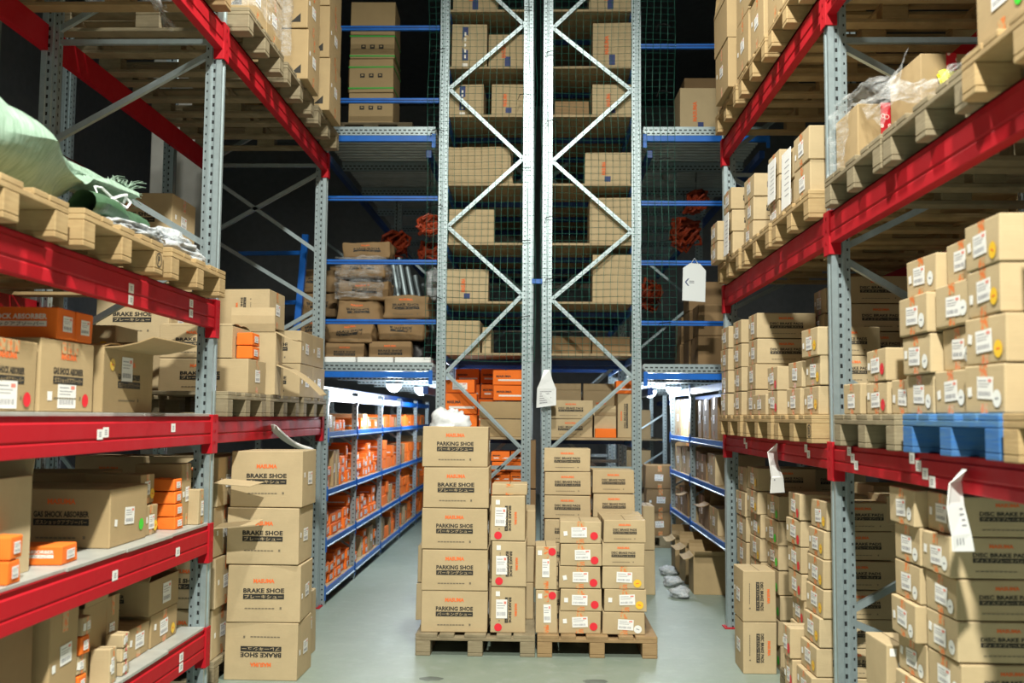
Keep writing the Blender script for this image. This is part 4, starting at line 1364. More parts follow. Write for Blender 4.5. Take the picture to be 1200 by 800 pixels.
# ------------------------------------------------------------------ left rack, near bay: shelf with shock absorber cartons
ZS2 = 1.603
carton('shock absorber carton with red dot at the frame edge', -2.13, 3.52, ZS2, 0.46, 0.42, 0.265, 'gas', 'r', 'r', None, 0.01, tape=None, labels=False)
o1 = [x for x in COL.objects if x.get('label') == 'shock absorber carton with red dot at the frame edge'][0]
g2 = carton('shock absorber carton with red dot under the orange boxes', -2.13, 3.985, ZS2, 0.46, 0.45, 0.285, 'gas', 'r', 'r', None, -0.01, tape=None, labels=False)
idn = lambda p: Vector(p)
for o, d, h in ((o1, 0.42, 0.265), (g2, 0.45, 0.285)):
    stick(o, 'r', (0.46, d, h), idn, -0.01, -h * 0.27, 'label', 0.15, 0.10)
    stick(o, 'r', (0.46, d, h), idn, d * 0.33, -h * 0.33, 'dot_red', 0.055, 0.055)
    stick(o, 'r', (0.46, d, h), idn, -d * 0.33, -h * 0.28, 'tag', 0.035, 0.035)
for o in (o1, g2):
    for sx in (-0.05, 0.0, 0.05):
        mb = MB()
        d, h = (0.42, 0.265) if o is o1 else (0.45, 0.285)
        print_rect(mb, face_frame('r', 0.46, d, h), sx, h * 0.40, 0.035, h * 0.16, 'tape', idn, lift=0.003)
        obj('tape_strip', mb.mesh('tape_strip', fix=False), o)
oc = open_carton('opened shock absorber carton with lid flaps spread over the shelf', -2.12, 4.56, ZS2, 0.46, 0.56, 0.285, 'card', 0.0, ((168, 'r'), (4, 'f'), (160, 'b'), (150, 'l')), fl=0.22, prints=('gas', 'r'))
stick(oc, 'r', (0.46, 0.56, 0.285), idn, -0.03, 0.055, 'label', 0.12, 0.11)
stick(oc, 'r', (0.46, 0.56, 0.285), idn, -0.19, 0.07, 'dot_yellow', 0.055, 0.055)
for i, y in enumerate((3.95, 4.11)):
    carton(f'orange shock absorber box on the cartons, {["frame edge side", "closer to the open carton"][i]}', -2.14, y, ZS2 + 0.29, 0.48, 0.155, 0.125, 'oboxgas', 'f', 'r', None, 0.0, 'orange shock absorber boxes')
column('small tan carton', 'the inner stack behind the open lid flaps', -2.52, 5.02, ZS2, 0.36, 0.30, 0.15, 3, 'disc', '', 'f', 'dot_yellow', 0.01)
carton('small orange taped carton behind the open lid flaps', -2.62, 4.78, ZS2, 0.30, 0.2, 0.36, 'gas', '', 'f', None)
column('brake shoe carton', 'the dark back row above the orange boxes', -2.84, 4.2, ZS2, 0.42, 0.40, 0.225, 2, 'brake', 'f', '', None, 0.01)

# shelf below: long carton, open carton, small boxes
ZS3 = 1.003
oc = open_carton('tall open carton at the frame edge on the middle steel shelf', -2.10, 3.60, ZS3, 0.36, 0.34, 0.36, 'card_pale', 0.0, ((95, 'b'), (90, 'l'), (205, 'f')), fl=0.17)
for i in range(2):
    carton(f'small orange white boxed part beside the open carton, {["lower", "upper"][i]} one', -1.868, 3.49 + 0.01 * i, ZS3 + i * 0.085, 0.075, 0.10, 0.082, 'obox', '', 'r', None, 0.08)
carton('long shock absorber carton with green dot on the middle steel shelf', -2.29, 4.62, ZS3, 0.80, 0.42, 0.262, 'gas', 'f', 'r', 'dot_green', 0.0, tx=0.18, tape=None)
carton('long dim shock absorber carton behind the green dotted one', -2.50, 5.12, ZS3, 0.56, 0.40, 0.30, 'gas', 'f', '', None, 0.0)
carton('flat orange box lying in front of the long shock absorber carton', -2.05, 3.98, ZS3, 0.36, 0.16, 0.075, 'oboxgas', 'f', 'r', None, 0.08)
for i in range(2):
    carton(f'small labelled carton with yellow dot by the long carton, {["lower", "upper"][i]} one', -2.05 - .02 * i, 4.93, ZS3 + i * 0.152, 0.28, 0.17, 0.148, 'kraft', '', 'r', 'dot_yellow', 0.0)
for i in range(4):
    carton(f'tiny orange box, {place_word(i, 4)} in the pile on the middle steel shelf', -1.93 + R.uniform(-.012, .012), 5.20, ZS3 + i * 0.066, 0.12, 0.10, 0.063, 'obox', '', 'r', None, R.uniform(-.12, .12))
carton('upright carton with orange stripe at the upright end of the shelf', -2.02, 5.37, ZS3, 0.26, 0.14, 0.33, 'kraft', '', 'r', None, 0.0)
carton('small orange label box before the upright striped carton', -1.858, 5.43, ZS3, 0.06, 0.09, 0.19, 'pale', '', 'r', None, 0.0)

# lowest shelf
ZS4 = 0.438
carton('labelled carton under the lifted flap carton on the lowest shelf', -2.15, 5.16, ZS4, 0.48, 0.36, 0.165, 'kraft', 'f', 'r', 'dot_yellow', 0.0)
oc = open_carton('carton with lifted front flap, upper one on the lowest shelf', -2.15, 5.12, ZS4 + 0.168, 0.50, 0.40, 0.165, 'card', 0.0, ((28, 'b'), (38, 'f'), (5, 'l')), fl=0.21, prints=('gas', 'f'))
stick(oc, 'r', (0.5, 0.4, 0.165), idn, 0.03, 0.0, 'label', 0.11, 0.10)
carton('long low carton with label before the flap carton', -2.14, 4.83, ZS4, 0.46, 0.26, 0.15, 'kraft', 'f', 'r', None, 0.0)
for i, (y, h, wd, st) in enumerate(((3.42, 0.34, 0.30, 'brown'), (3.70, 0.36, 0.26, 'brown'))):
    carton(f'dark upright carton at the lowest shelf frame edge, {["outermost", "second"][i]} one', -2.10, y, ZS4, 0.36, wd, h, st, '', '', None, 0.0)
carton('tall narrow carton with orange print on the lowest shelf', -2.06, 4.02, ZS4, 0.34, 0.24, 0.40, 'kraft', '', 'r', None, 0.0)
for i in range(4):
    carton(f'tiny orange white box, {place_word(i, 4)} in the pile beside the tall narrow carton', -1.94 + R.uniform(-.01, .01), 4.20, ZS4 + i * 0.08, 0.10, 0.08, 0.076, ['obox', 'pale', 'obox', 'pale'][i], '', 'r', None, R.uniform(-.1, .1))
open_carton('open ragged carton standing on the lowest shelf', -2.09, 4.38, ZS4, 0.32, 0.26, 0.33, 'card', 0.04, ((95, 'b'), (85, 'l'), (80, 'r')), fl=0.1)
carton('upright board carton behind the small yellow box', -2.10, 4.62, ZS4, 0.30, 0.14, 0.33, 'kraft', '', 'r', None, 0.0)
carton('small yellowish box at the lowest shelf edge', -1.875, 4.36, ZS4, 0.09, 0.07, 0.15, 'pale', '', 'r', None, 0.0)
for i in range(3):
    carton(f'tiny red white box, {place_word(i, 3)} in the front pile on the lowest shelf', -1.875, 4.50, ZS4 + i * 0.062, 0.08, 0.08, 0.06, 'pale', '', 'r', None, R.uniform(-.1, .1), tape='redtape')

# ------------------------------------------------------------------ left rack, pallets under the green sack
ZL1 = 2.231
pallet('pale pallet under the green sack at the frame edge', -2.34, 3.20, ZL1, 0, 'wood')
pallet('pale pallet with circled stamp under the plastic bundle', -2.32, 4.08, ZL1, 0, 'wood', mark=(0.5275, 0.35, 1))
pallet('new pale pallet nearest the upright beside the plastic bundle', -2.31, 4.96, ZL1, 0, 'wood')
ZK = ZL1 + 0.145
def blob(name, fn, nu, nv, mat):
    mb = MB()
    mb.add(*sheet(fn, nu, nv), mat)
    return mb.mesh(name, True, False)
def sack(u, v):
    # lies along Y: bulging body that narrows to a tied neck
    y = 2.84 + 1.66 * u
    q = min(1.0, max(0.0, (u - 0.42) / 0.36))
    r = 0.29 * min(1, (u / 0.12) ** 0.5) * (1 - q) + 0.075 * q
    an = 2 * PI * v
    cx, cz = math.cos(an), math.sin(an)
    n3 = noise.noise_vector((u * 4, cx * 1.6, cz * 1.6)) * 0.05 + noise.noise_vector((u * 14, cx * 4, cz * 4)) * 0.012
    z = max(0.0, r * 0.72 * (cz + 1) * (1.0 - 0.10 * cx))
    return (-2.20 + 0.24 * u + cx * r * 1.05 + n3.x, y + n3.y * 0.4, ZK + 0.004 + z + 0.17 * q * q + (n3.z if z > 0.05 else abs(n3.z) * 0.2))
o = obj('woven_sack', blob('woven_sack', sack, 70, 40, 'sack'))
tag(o, 'bulging pale green woven sack lying on the pallet', 'sack')
fr = MB()
rr = random.Random(4)
for i in range(90):
    a = rr.uniform(0, 2 * PI)
    r = 0.062
    p = Vector((-1.96 + math.cos(a) * r * 1.1, 4.47, ZK + 0.24 + math.sin(a) * r * 0.8))
    q = p + Vector((rr.uniform(-.05, .05), rr.uniform(0.03, 0.11), rr.uniform(-.03, .05)))
    fr.tube([p, p.lerp(q, 0.5) + Vector((0, 0, rr.uniform(0, .02))), q], 0.0016, 'sack', 3, False)
obj('frayed_edge', fr.mesh('frayed_edge', fix=False), o)
def tarp(u, v):
    an = 2 * PI * v
    r = 0.055 * (1 + 0.2 * noise.noise((u * 6, math.cos(an), math.sin(an))))
    return (-1.90 + 0.02 * math.sin(u * 5) + math.cos(an) * r * 1.1, 4.04 + 0.62 * u, ZK + 0.10 + math.sin(an) * r * 0.95 + 0.01 * math.sin(u * 9))
o = obj('rolled_tarpaulin', blob('rolled_tarpaulin', tarp, 30, 16, 'tarp'))
tag(o, 'dark green rolled tarpaulin lying before the sack neck', 'tarpaulin')
def lump(cx, cy, cz, sx, sy, sz, sd):
    def f(u, v):
        a, b = 2 * PI * v, PI * (u - 0.5)
        d = Vector((math.cos(a) * math.cos(b), math.sin(a) * math.cos(b), math.sin(b)))
        k2 = 1 + 0.35 * noise.noise(d * 1.6 + Vector((sd, 0, 0))) + 0.22 * noise.noise(d * 5 + Vector((0, sd, 0)))
        return (cx + d.x * sx * k2, cy + d.y * sy * k2, max(cz - sz * 0.8, cz + d.z * sz * k2))
    return f
for i, (args, lb) in enumerate((((-1.85, 4.40, ZK + 0.036, 0.12, 0.28, 0.04, 3), 'crumpled white plastic bundle next to the green tarpaulin roll'),
                                ((-1.90, 4.96, ZK + 0.068, 0.13, 0.34, 0.08, 9), 'crumpled bluish plastic bundle nearest the upright'))):
    o = obj('plastic_bundle', blob('plastic_bundle', lump(*args), 40, 56, 'crumple'))
    tag(o, lb, 'plastic bundle', 'crumpled plastic on the pallets')
st = MB()
st.tube([(-1.86 + 0.03 * math.sin(t * 0.9), 4.24 + 0.12 * math.cos(t * 0.7), ZK + 0.165 + 0.03 * math.sin(t * 1.4)) for t in range(11)], 0.006, 'plasticbag', 5)
tag(obj('rope_loop', st.mesh('rope_loop')), 'loop of white rope lying on the tarpaulin roll', 'rope')

# ------------------------------------------------------------------ left rack, top level
ZL0 = 3.831
ZU = ZL0 + 0.145
for y, a in ((3.18, 'at the frame corner'), (4.06, 'in the middle'), (4.95, 'nearest the upright')):
    pallet(f'overhead pallet above the green sack, {a}', -2.32, y, ZL0, 0, 'woodbrown')
for y, a in ((6.02, 'nearest the upright'), (6.92, 'in the middle'), (7.86, 'at the far upright')):
    pallet(f'overhead pallet in the far bay of the sack rack, {a}', -2.30, y, ZL0, 0, 'woodgrey')
column('film wrapped kraft carton', 'the top load beside the near upright', -2.16, 5.66, ZU, 0.46, 0.36, 0.30, 3, 'arrow', 'f', 'r', None, 0.01)
column('film wrapped kraft carton', 'the top load second row', -2.16, 6.04, ZU, 0.46, 0.36, 0.30, 3, 'arrow', 'f', 'r', None, 0.01)
wf = MB()
def wrap(u, v):
    t = u * 3
    xs, ys2 = (-2.66, -1.655), (5.61, 6.45)
    P = [(xs[0], ys2[0]), (xs[1], ys2[0]), (xs[1], ys2[1]), (xs[0], ys2[1])]
    i = min(2, int(t))
    a, b = P[i], P[i + 1]
    q = t - i
    n3 = noise.noise_vector((u * 18, v * 7, 3)) * 0.022
    x, y = a[0] + (b[0] - a[0]) * q, a[1] + (b[1] - a[1]) * q
    return (x + n3.x, y + n3.y, ZU + 0.005 + 0.92 * v + n3.z * 0.5)
wf.add(*sheet(wrap, 60, 24), 'film')
o = obj('stretch_film', wf.mesh('stretch_film', True, False))
tag(o, 'clear stretch film wrapped round the top load beside the near upright', 'plastic film')
dg = MB()
def dangle(u, v):
    n3 = noise.noise_vector((u * 6, v * 6, 31)) * 0.05
    return (-2.12 + 0.14 * u + n3.x, 4.92 + 0.3 * v + n3.y, 3.86 - 0.16 * u * (1 + noise.noise((v * 5, 1, 1))) + n3.z * 0.5)
dg.add(*sheet(dangle, 16, 16), 'film')
tag(obj('film_scrap', dg.mesh('film_scrap', True, False)), 'scrap of clear film dangling under the overhead pallets', 'plastic film')
column('kraft arrow carton', 'the top level stack, first past the film', -2.15, 6.86, ZU, 0.5, 0.40, 0.37, 3, 'arrow', 'f', 'r', None, 0.01)
column('kraft arrow carton', 'the top level stack at the far upright', -2.15, 7.58, ZU, 0.5, 0.46, 0.42, 3, 'arrow', 'f', 'r', None, 0.008)
column('kraft arrow carton', 'the top level inner row', -2.7, 7.5, ZU, 0.5, 0.46, 0.40, 2, 'arrow', 'f', 'r', None, 0.008)
for j, (y, t) in enumerate(((3.0, 'at the frame corner'), (3.88, 'in the middle'), (4.78, 'nearest the upright'))):
    for k2, x in enumerate((-2.24, -2.82)):
        carton(f'big kraft carton added overhead for shade on the pallet {t}, {["aisle side", "inner side"][k2]}', x, y + 0.2, ZU, 0.52, 0.72, 0.80, 'arrow', 'f', 'r', None, 0, 'added overhead cartons')  # mostly out of view; added to shade the rear beams from the lamps
# goods on the back to back rack (dim)
column('dim brake shoe carton', 'the shadowed back rack', -3.75, 6.3, 1.81, 0.5, 0.42, 0.32, 3, 'brake', 'f', 'r', None, 0.008)

# ------------------------------------------------------------------ orange box shelving (under the deck, along the narrow aisle)
NTH = ['first', 'second', 'third', 'fourth', 'fifth', 'sixth', 'seventh', 'eighth']
LV = ['lowest shelf', 'second shelf', 'third shelf', 'top shelf']
rr = random.Random(21)
sizes = [(0.40, 0.20, 0.085), (0.36, 0.12, 0.10), (0.42, 0.26, 0.095), (0.34, 0.10, 0.115)]
for bi in range(5):
    y0, y1 = LYS[bi] + 0.07, LYS[bi + 1] - 0.03
    for li, z in enumerate(LEV):
        y = y0 + rr.uniform(0, 0.05)
        ci = 0
        room = (LEV + [1.74])[li + 1] - z - 0.09
        while y < y1 - 0.14 and ci < 8:
            kind = rr.random()
            wd, dp, ht = sizes[rr.randrange(4)]
            if bi > 1:
                dp = min(dp * 1.5, 0.3)
                ht *= 1.35
            if y + dp > y1:
                break
            tan = kind < 0.20 + 0.1 * (li == 0)
            if kind > 0.93:
                y += dp
                continue
            where = f'{NTH[ci]} along the {LV[li]}, {NTH[bi]} bay of orange shelving'
            if tan:
                hh = min(room * rr.uniform(0.6, 0.95), 0.32)
                carton(f'tan carton {where}', -1.815 - wd / 2 + rr.uniform(-.02, .0), y + dp / 2, z + 0.003, wd, dp - 0.008, hh, rr.choice(['pale', 'brown', 'kraft']), '', 'r', None, 0, 'orange shelving goods', labels=bi < 2)
            else:
                n = max(1, int(room * rr.uniform(0.55, 1.0) / ht))
                for i in range(n):
                    carton(f'orange box, {place_word(i, n)}, {where}' if n > 1 else f'lone orange box {where}', -1.815 - wd / 2 + rr.uniform(-.03, .0), y + dp / 2, z + 0.003 + i * ht, wd, dp - 0.008, ht - 0.002,
                           'obox', 'f', 'r', None, rr.uniform(-.03, .03), 'orange shelving goods', labels=bi < 2)
            y += dp + rr.choice([0.0, 0.0, 0.01, 0.05])
            ci += 1

# ------------------------------------------------------------------ brown carton shelving (the other narrow aisle)
BV = ['low shelf', 'middle shelf', 'high shelf']
for bi in range(2):
    y0, y1 = RYS[bi] + 0.06, RYS[bi + 1] - 0.03
    if bi == 0:
        y0 = 8.9
    for li, z in enumerate((0.56, 1.0, 1.40)):
        y = y0
        ci = 0
        while y < y1 - 0.2 and ci < 5:
            dp = rr.choice([0.22, 0.30, 0.36, 0.42])
            if y + dp > y1:
                break
            h = rr.uniform(0.22, 0.30) if li < 2 else rr.uniform(0.36, 0.41)
            if li == 0 and ci == 1:
                open_carton(f'open carton gaping over the low shelf, {NTH[bi]} bay of brown shelving', 1.585 + 0.23, y + dp / 2, z + 0.003, 0.46, dp - 0.01, 0.25, 'card_dark', 0.0,
                            ((100, 'f'), (95, 'b'), (195, 'l')), fl=0.11, group='brown shelving goods')
            else:
                carton(f'brown carton {NTH[ci]} along the {BV[li]}, {NTH[bi]} bay of brown shelving', 1.575 + 0.22 + rr.uniform(0, .03), y + dp / 2, z + 0.003, 0.44, dp - 0.01, h,
                       rr.choice(['brown', 'kraft', 'pale']), '', 'l', None, rr.uniform(-.03, .03), 'brown shelving goods')
            y += dp + rr.choice([0.01, 0.03])
            ci += 1
for i, (x, y, w2, d2, h2, a) in enumerate(((1.60, 9.40, 0.34, 0.36, 0.35, 'nearest the far red upright'), (1.60, 9.96, 0.34, 0.36, 0.36, 'middle one'), (1.60, 10.62, 0.34, 0.4, 0.36, 'farthest one'))):
    open_carton(f'brown open carton on the floor before the brown shelving, {a}', x, y, 0.0, w2, d2, h2, 'card', rr.uniform(-.06, .06),
                ((200, 'l'), (150, 'f'), (95, 'b'), (100, 'r')), fl=0.10, group='open cartons on the aisle floor')
for i, (x, y) in enumerate(((1.30, 9.68), (1.34, 10.36), (1.28, 9.08))):
    b = obj('plastic_scrap', blob('plastic_scrap', lump(x, y, 0.042, 0.09, 0.12, 0.05, 20 + i), 14, 18, 'crumple'))
    tag(b, f'grey crumpled wrap on the aisle floor, {NTH[i]} along the open cartons', 'plastic wrap')
pallet('small grey pallet under the carton pile at the aisle end', 1.58, 12.75, 0, 0, 'woodgrey', lx=0.8, ly=0.6)
column('brown labelled carton', 'the carton pile on the aisle end pallet', 1.34, 12.46, 0.145, 0.36, 0.36, 0.29, 3, 'brown', '', 'f', None, 0.008)
column('green dotted brown carton', 'the tall pile at the aisle end', 1.70, 12.46, 0.145, 0.34, 0.36, 0.235, 7, 'brown', '', 'f', 'dot_green', 0.008)
column('tan carton', 'the pair leaning by the tower upright', 0.955, 9.18, 0, 0.12, 0.4, 0.40, 2, 'pale', '', '', None, 0.004)
for li, z in enumerate((0.2, 0.75, 1.3)):
    for i in range(5):
        carton(f'far pale carton {NTH[i]} along the {BV[li]} at the aisle end', 1.19 + 0.18, 13.80 + i * 0.265, z + 0.003, 0.34, 0.25, 0.40 if li else 0.36, rr.choice(['pale', 'brown', 'kraft']), '', '', None, 0, 'far aisle end cartons')

# ------------------------------------------------------------------ lamps under the lower deck
def bulkhead(label, x, y, z, lit, power=0):
    p = empty('bulkhead_lamp', (x, y, z), label, 'lamp')
    n = 20
    base = MB().tube([(0, 0, 0.0), (0, 0, 0.028)], 0.085, 'steel', n)
    obj('housing', base.mesh('housing'), p)
    vs, fs = [], []
    for j in range(6):
        t = j / 5 * PI / 2
        for i in range(n):
            a = 2 * PI * i / n
            vs.append((0.078 * math.cos(t) * math.cos(a), 0.078 * math.cos(t) * math.sin(a), -0.075 * math.sin(t)))
    for j in range(5):
        for i in range(n):
            fs.append((j * n + i, j * n + (i + 1) % n, (j + 1) * n + (i + 1) % n, (j + 1) * n + i))
    d = MB().add(vs, fs, 'lampglow' if lit else 'lampoff')
    g = obj('diffuser', d.mesh('diffuser', True, False), p)
    cg = MB()
    for q in range(3):
        a = q * PI / 3
        cg.tube([(0.084 * math.cos(t) * math.cos(a), 0.084 * math.cos(t) * math.sin(a), -0.082 * math.sin(t)) for t in [PI * s / 12 for s in range(13)]], 0.0035, 'steel', 4)
    obj('wire_guard', cg.mesh('wire_guard'), p)
    if power:
        l = D.lights.new('bulkhead_light', 'POINT')
        l.energy = power
        l.shadow_soft_size = 0.07
        l.color = (0.86, 0.94, 1.0)
        lo = D.objects.new('bulkhead_light', l)
        lo.location = (x, y, z - 0.13)
        COL.objects.link(lo)
    return p
for x, y, a in ((-1.50, 10.35, 'nearest over the orange shelving aisle'), (-1.36, 11.6, 'second over the orange shelving aisle'), (-1.3, 13.6, 'farthest over the orange shelving aisle'),
                (1.46, 10.8, 'nearest over the brown shelving aisle'), (1.36, 12.15, 'second over the brown shelving aisle'), (1.12, 14.3, 'farthest over the brown shelving aisle')):
    bulkhead('lit round bulkhead lamp under the deck, ' + a, x, y, 1.925, True, 42)
bulkhead('unlit round bulkhead lamp under the upper deck near the hanging sign', 1.40, 10.62, 4.205, False)

# ------------------------------------------------------------------ goods in the two tall towers
def tb(label, x0, x1, zi, h, style, y=9.10, d=0.42, sides='f', **kw):
    z = zi if isinstance(zi, float) else ZS[zi]
    return carton(label, (x0 + x1) / 2, y + d / 2, z + 0.001, x1 - x0, d, h, style, sides, kw.pop('ends', ''), None, R.uniform(-.03, .03), 'cartons in the tall towers', **kw)
A, B = 'orange foot tower', 'white tag tower'
tb(f'wide pale carton on the lowest netted shelf of the {A}', -0.86, -0.53, 1, 0.30, 'pale')
tb(f'slim pale carton beside the wide one, lowest netted shelf, {A}', -0.51, -0.43, 1, 0.24, 'pale')
tb(f'pale carton with blue mark on the second netted shelf of the {A}', -0.86, -0.47, 2, 0.30, 'orangemark', d=0.5)
tb(f'pale carton on the third netted shelf of the {A}', -0.84, -0.42, 3, 0.32, 'pale')
tb(f'broad slanted top carton on the fourth netted shelf of the {A}', -0.87, -0.26, 4, 0.35, 'pale', amt=0.012)
tb(f'carton with navy strip on the fifth netted shelf of the {A}', -0.84, -0.52, 5, 0.30, 'bluestrip')
tb(f'carton with orange mark on the fifth netted shelf of the {A}', -0.45, -0.13, 5, 0.30, 'orangemark')
tb(f'carton with navy strip on the sixth netted shelf of the {A}', -0.83, -0.50, 6, 0.42, 'bluestrip')
tb(f'lower carton with orange mark on the sixth netted shelf of the {A}', -0.48, -0.12, 6, 0.32, 'orangemark')
tb(f'carton with orange mark on the topmost visible shelf of the {A}', -0.82, -0.40, 7, 0.34, 'orangemark')
tb(f'long brown carton on the lowest netted shelf of the {B}', 0.13, 0.50, 1, 0.19, 'brown', 9.5)
tb(f'second long brown carton on the lowest netted shelf of the {B}', 0.52, 0.88, 1, 0.19, 'brown', 9.5)
tb(f'tall pale carton on the second netted shelf of the {B}', 0.50, 0.86, 2, 0.44, 'pale')
tb(f'tall pale carton on the third netted shelf of the {B}', 0.47, 0.86, 3, 0.43, 'pale')
tb(f'pale lidded carton with navy mark on the fourth netted shelf of the {B}', 0.43, 0.85, 4, 0.30, 'orangemark', amt=0.008)
tb(f'dim brown carton on the fifth netted shelf of the {B}', 0.14, 0.46, 5, 0.14, 'brown')
tb(f'carton with orange mark on the fifth netted shelf of the {B}', 0.49, 0.86, 5, 0.30, 'orangemark')
tb(f'tall carton with orange mark on the sixth netted shelf of the {B}', 0.50, 0.86, 6, 0.43, 'orangemark')
tb(f'carton with orange mark on the topmost visible shelf of the {B}', 0.46, 0.86, 7, 0.34, 'orangemark')
# at the tower feet, in the light
zb = ZS[0]
for i, (x0, x1, h, y) in enumerate(((-0.855, -0.555, 0.20, 9.12), (-0.86, -0.56, 0.19, 9.12))):
    tb(f'big orange box, {["lower", "upper"][i]} one of the front pair, foot of the {A}', x0, x1, zb + (0.0 if i == 0 else 0.205), h, 'obox', y, 0.3)
tb(f'white labelled orange box on the front pair, foot of the {A}', -0.85, -0.58, zb + 0.40, 0.12, 'obox', 9.14, 0.26, ends='f', sides='')
for i in range(2):
    tb(f'tan opened carton, {["lower", "upper"][i]} of the pair below orange boxes, foot of the {A}', -0.53, -0.075, zb + i * 0.165, 0.16, 'kraft', 9.12, 0.4, sides='', amt=0.007)
for i in range(2):
    tb(f'long orange box, {["lower", "upper"][i]} on the tan pair, foot of the {A}', -0.41, -0.08, zb + 0.332 + i * 0.142, 0.138, 'obox', 9.14, 0.36)
for i in range(6):
    q, j = i % 3, i // 3
    tb(f'orange box deep behind, {["lower", "upper"][j]} {["left", "middle", "right"][q]} of six at the foot of the {A}', -0.80 + q * 0.245, -0.57 + q * 0.245, zb + 0.36 + j * 0.145, 0.14, 'obox', 9.66, 0.3)
for i in range(3):
    tb(f'orange box, {place_word(i, 3)} in the stack under the deep six, {A}', -0.84, -0.42, zb + i * 0.118, 0.115, 'obox', 9.66, 0.3)
for j in range(7):
    for q in range(2):
        tb(f'thin orange box, {place_word(j, 7)} in the {["inner", "outer"][q]} pile beside the parking shoes', -0.42 + q * 0.175, -0.25 + q * 0.175, 0.622 + j * 0.095, 0.09, 'obox', 9.12, 0.36)
for i in range(3):
    tb(f'orange box, {place_word(i, 3)} hidden behind the parking shoes, tower foot', -0.82, -0.46, 0.622 + i * 0.2, 0.19, 'obox', 9.14, 0.36)
tb('grey tan carton under the thin orange piles at the tower foot', -0.5, -0.1, 0.142, 0.36, 'brown', 9.14, 0.4)
for i in range(2):
    tb(f'disc brake pad carton, {["lower", "upper"][i]} of the front pair, foot of the {B}', 0.10, 0.50, zb + i * 0.17, 0.167, 'disc', 9.12, 0.36)
for i in range(2):
    tb(f'dim disc brake pad carton, {["inner", "outer"][i]} in the back row, {B}', 0.08 + i * 0.36, 0.42 + i * 0.36, zb + 0.01, 0.50, 'disc', 9.62, 0.34)
for i in range(2):
    tb(f'disc brake pad carton behind the front pair, {["lower", "upper"][i]} one, foot of the {B}', 0.32, 0.70, zb + 0.0 + i * 0.175, 0.172, 'disc', 10.05, 0.3)
oc = open_carton(f'opened carton with an orange box inside at the foot of the {B}', 0.615, 9.27, zb + 0.001, 0.20, 0.28, 0.20, 'card_pale', 0.0, ((95, 'f'), (100, 'b'), (95, 'l')), fl=0.09)
carton('orange box showing in front of the opened carton, white tag tower', 0.615, 9.10, zb + 0.001, 0.19, 0.05, 0.085, 'obox', '', '', None)
tb(f'tall upright carton at the outer edge, foot of the {B}', 0.73, 0.88, zb, 0.40, 'disc', 9.13, 0.36, ang=PI / 2)
tb(f'red white small box on the tall upright carton of the {B}', 0.72, 0.87, zb + 0.402, 0.12, 'obox', 9.16, 0.25)
for i in range(3):
    tb(f'dim red orange box, {place_word(i, 3)} in the low pile of the {B}', 0.48, 0.86, 0.622 + i * 0.13, 0.126, 'obox', 9.3, 0.4)
for i in range(2):
    tb(f'dim tan carton, {["lower", "upper"][i]} one low inside the {B}', 0.1, 0.45, 0.622 + i * 0.26, 0.25, 'brown', 9.3, 0.4)
for i in range(3):
    carton(f'tan carton, {place_word(i, 3)} in the dark gap between the towers', -0.045, 9.75, 1.02 + i * 0.23 if False else 0.0 + i * 0.46, 0.06, 0.5, 0.45, 'brown', '', '', None)

# ------------------------------------------------------------------ goods on the decks
zd = 2.083
cr = dict(amt=0.022)
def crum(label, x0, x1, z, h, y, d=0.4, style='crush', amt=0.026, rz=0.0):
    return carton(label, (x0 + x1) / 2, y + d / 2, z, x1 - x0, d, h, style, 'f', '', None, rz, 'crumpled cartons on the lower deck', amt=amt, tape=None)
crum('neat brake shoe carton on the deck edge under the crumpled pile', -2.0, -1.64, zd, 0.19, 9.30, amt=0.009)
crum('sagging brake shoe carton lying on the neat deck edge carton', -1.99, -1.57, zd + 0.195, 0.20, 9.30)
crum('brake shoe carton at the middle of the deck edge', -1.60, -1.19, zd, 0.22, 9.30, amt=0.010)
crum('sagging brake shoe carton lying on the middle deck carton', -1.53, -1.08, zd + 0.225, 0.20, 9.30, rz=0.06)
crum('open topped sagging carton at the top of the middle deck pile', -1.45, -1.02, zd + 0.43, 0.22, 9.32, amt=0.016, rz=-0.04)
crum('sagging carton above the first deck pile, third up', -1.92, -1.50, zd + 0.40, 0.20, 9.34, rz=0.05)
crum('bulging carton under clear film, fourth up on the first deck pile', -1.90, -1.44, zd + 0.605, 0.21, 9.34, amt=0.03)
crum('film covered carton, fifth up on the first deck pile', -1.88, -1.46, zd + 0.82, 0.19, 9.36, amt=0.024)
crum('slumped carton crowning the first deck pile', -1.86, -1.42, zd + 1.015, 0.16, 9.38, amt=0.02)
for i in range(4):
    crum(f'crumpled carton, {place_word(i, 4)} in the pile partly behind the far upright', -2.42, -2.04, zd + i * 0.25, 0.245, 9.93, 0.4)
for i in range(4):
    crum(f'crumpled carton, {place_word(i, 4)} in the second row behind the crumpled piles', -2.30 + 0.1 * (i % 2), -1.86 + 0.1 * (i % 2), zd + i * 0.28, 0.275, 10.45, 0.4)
sf = MB()
def sfm(u, v):
    n3 = noise.noise_vector((u * 7, v * 6, 55)) * 0.03
    return (-1.93 + 0.52 * u + n3.x, 9.315 - 0.02 + n3.y + (0.25 * max(0, u - 0.85) / 0.15), zd + 0.62 + 0.40 * v + n3.z)
sf.add(*sheet(sfm, 26, 20), 'film')
tag(obj('stretch_film', sf.mesh('stretch_film', True, False)), 'clear film over the bulging cartons of the first deck pile', 'plastic film')
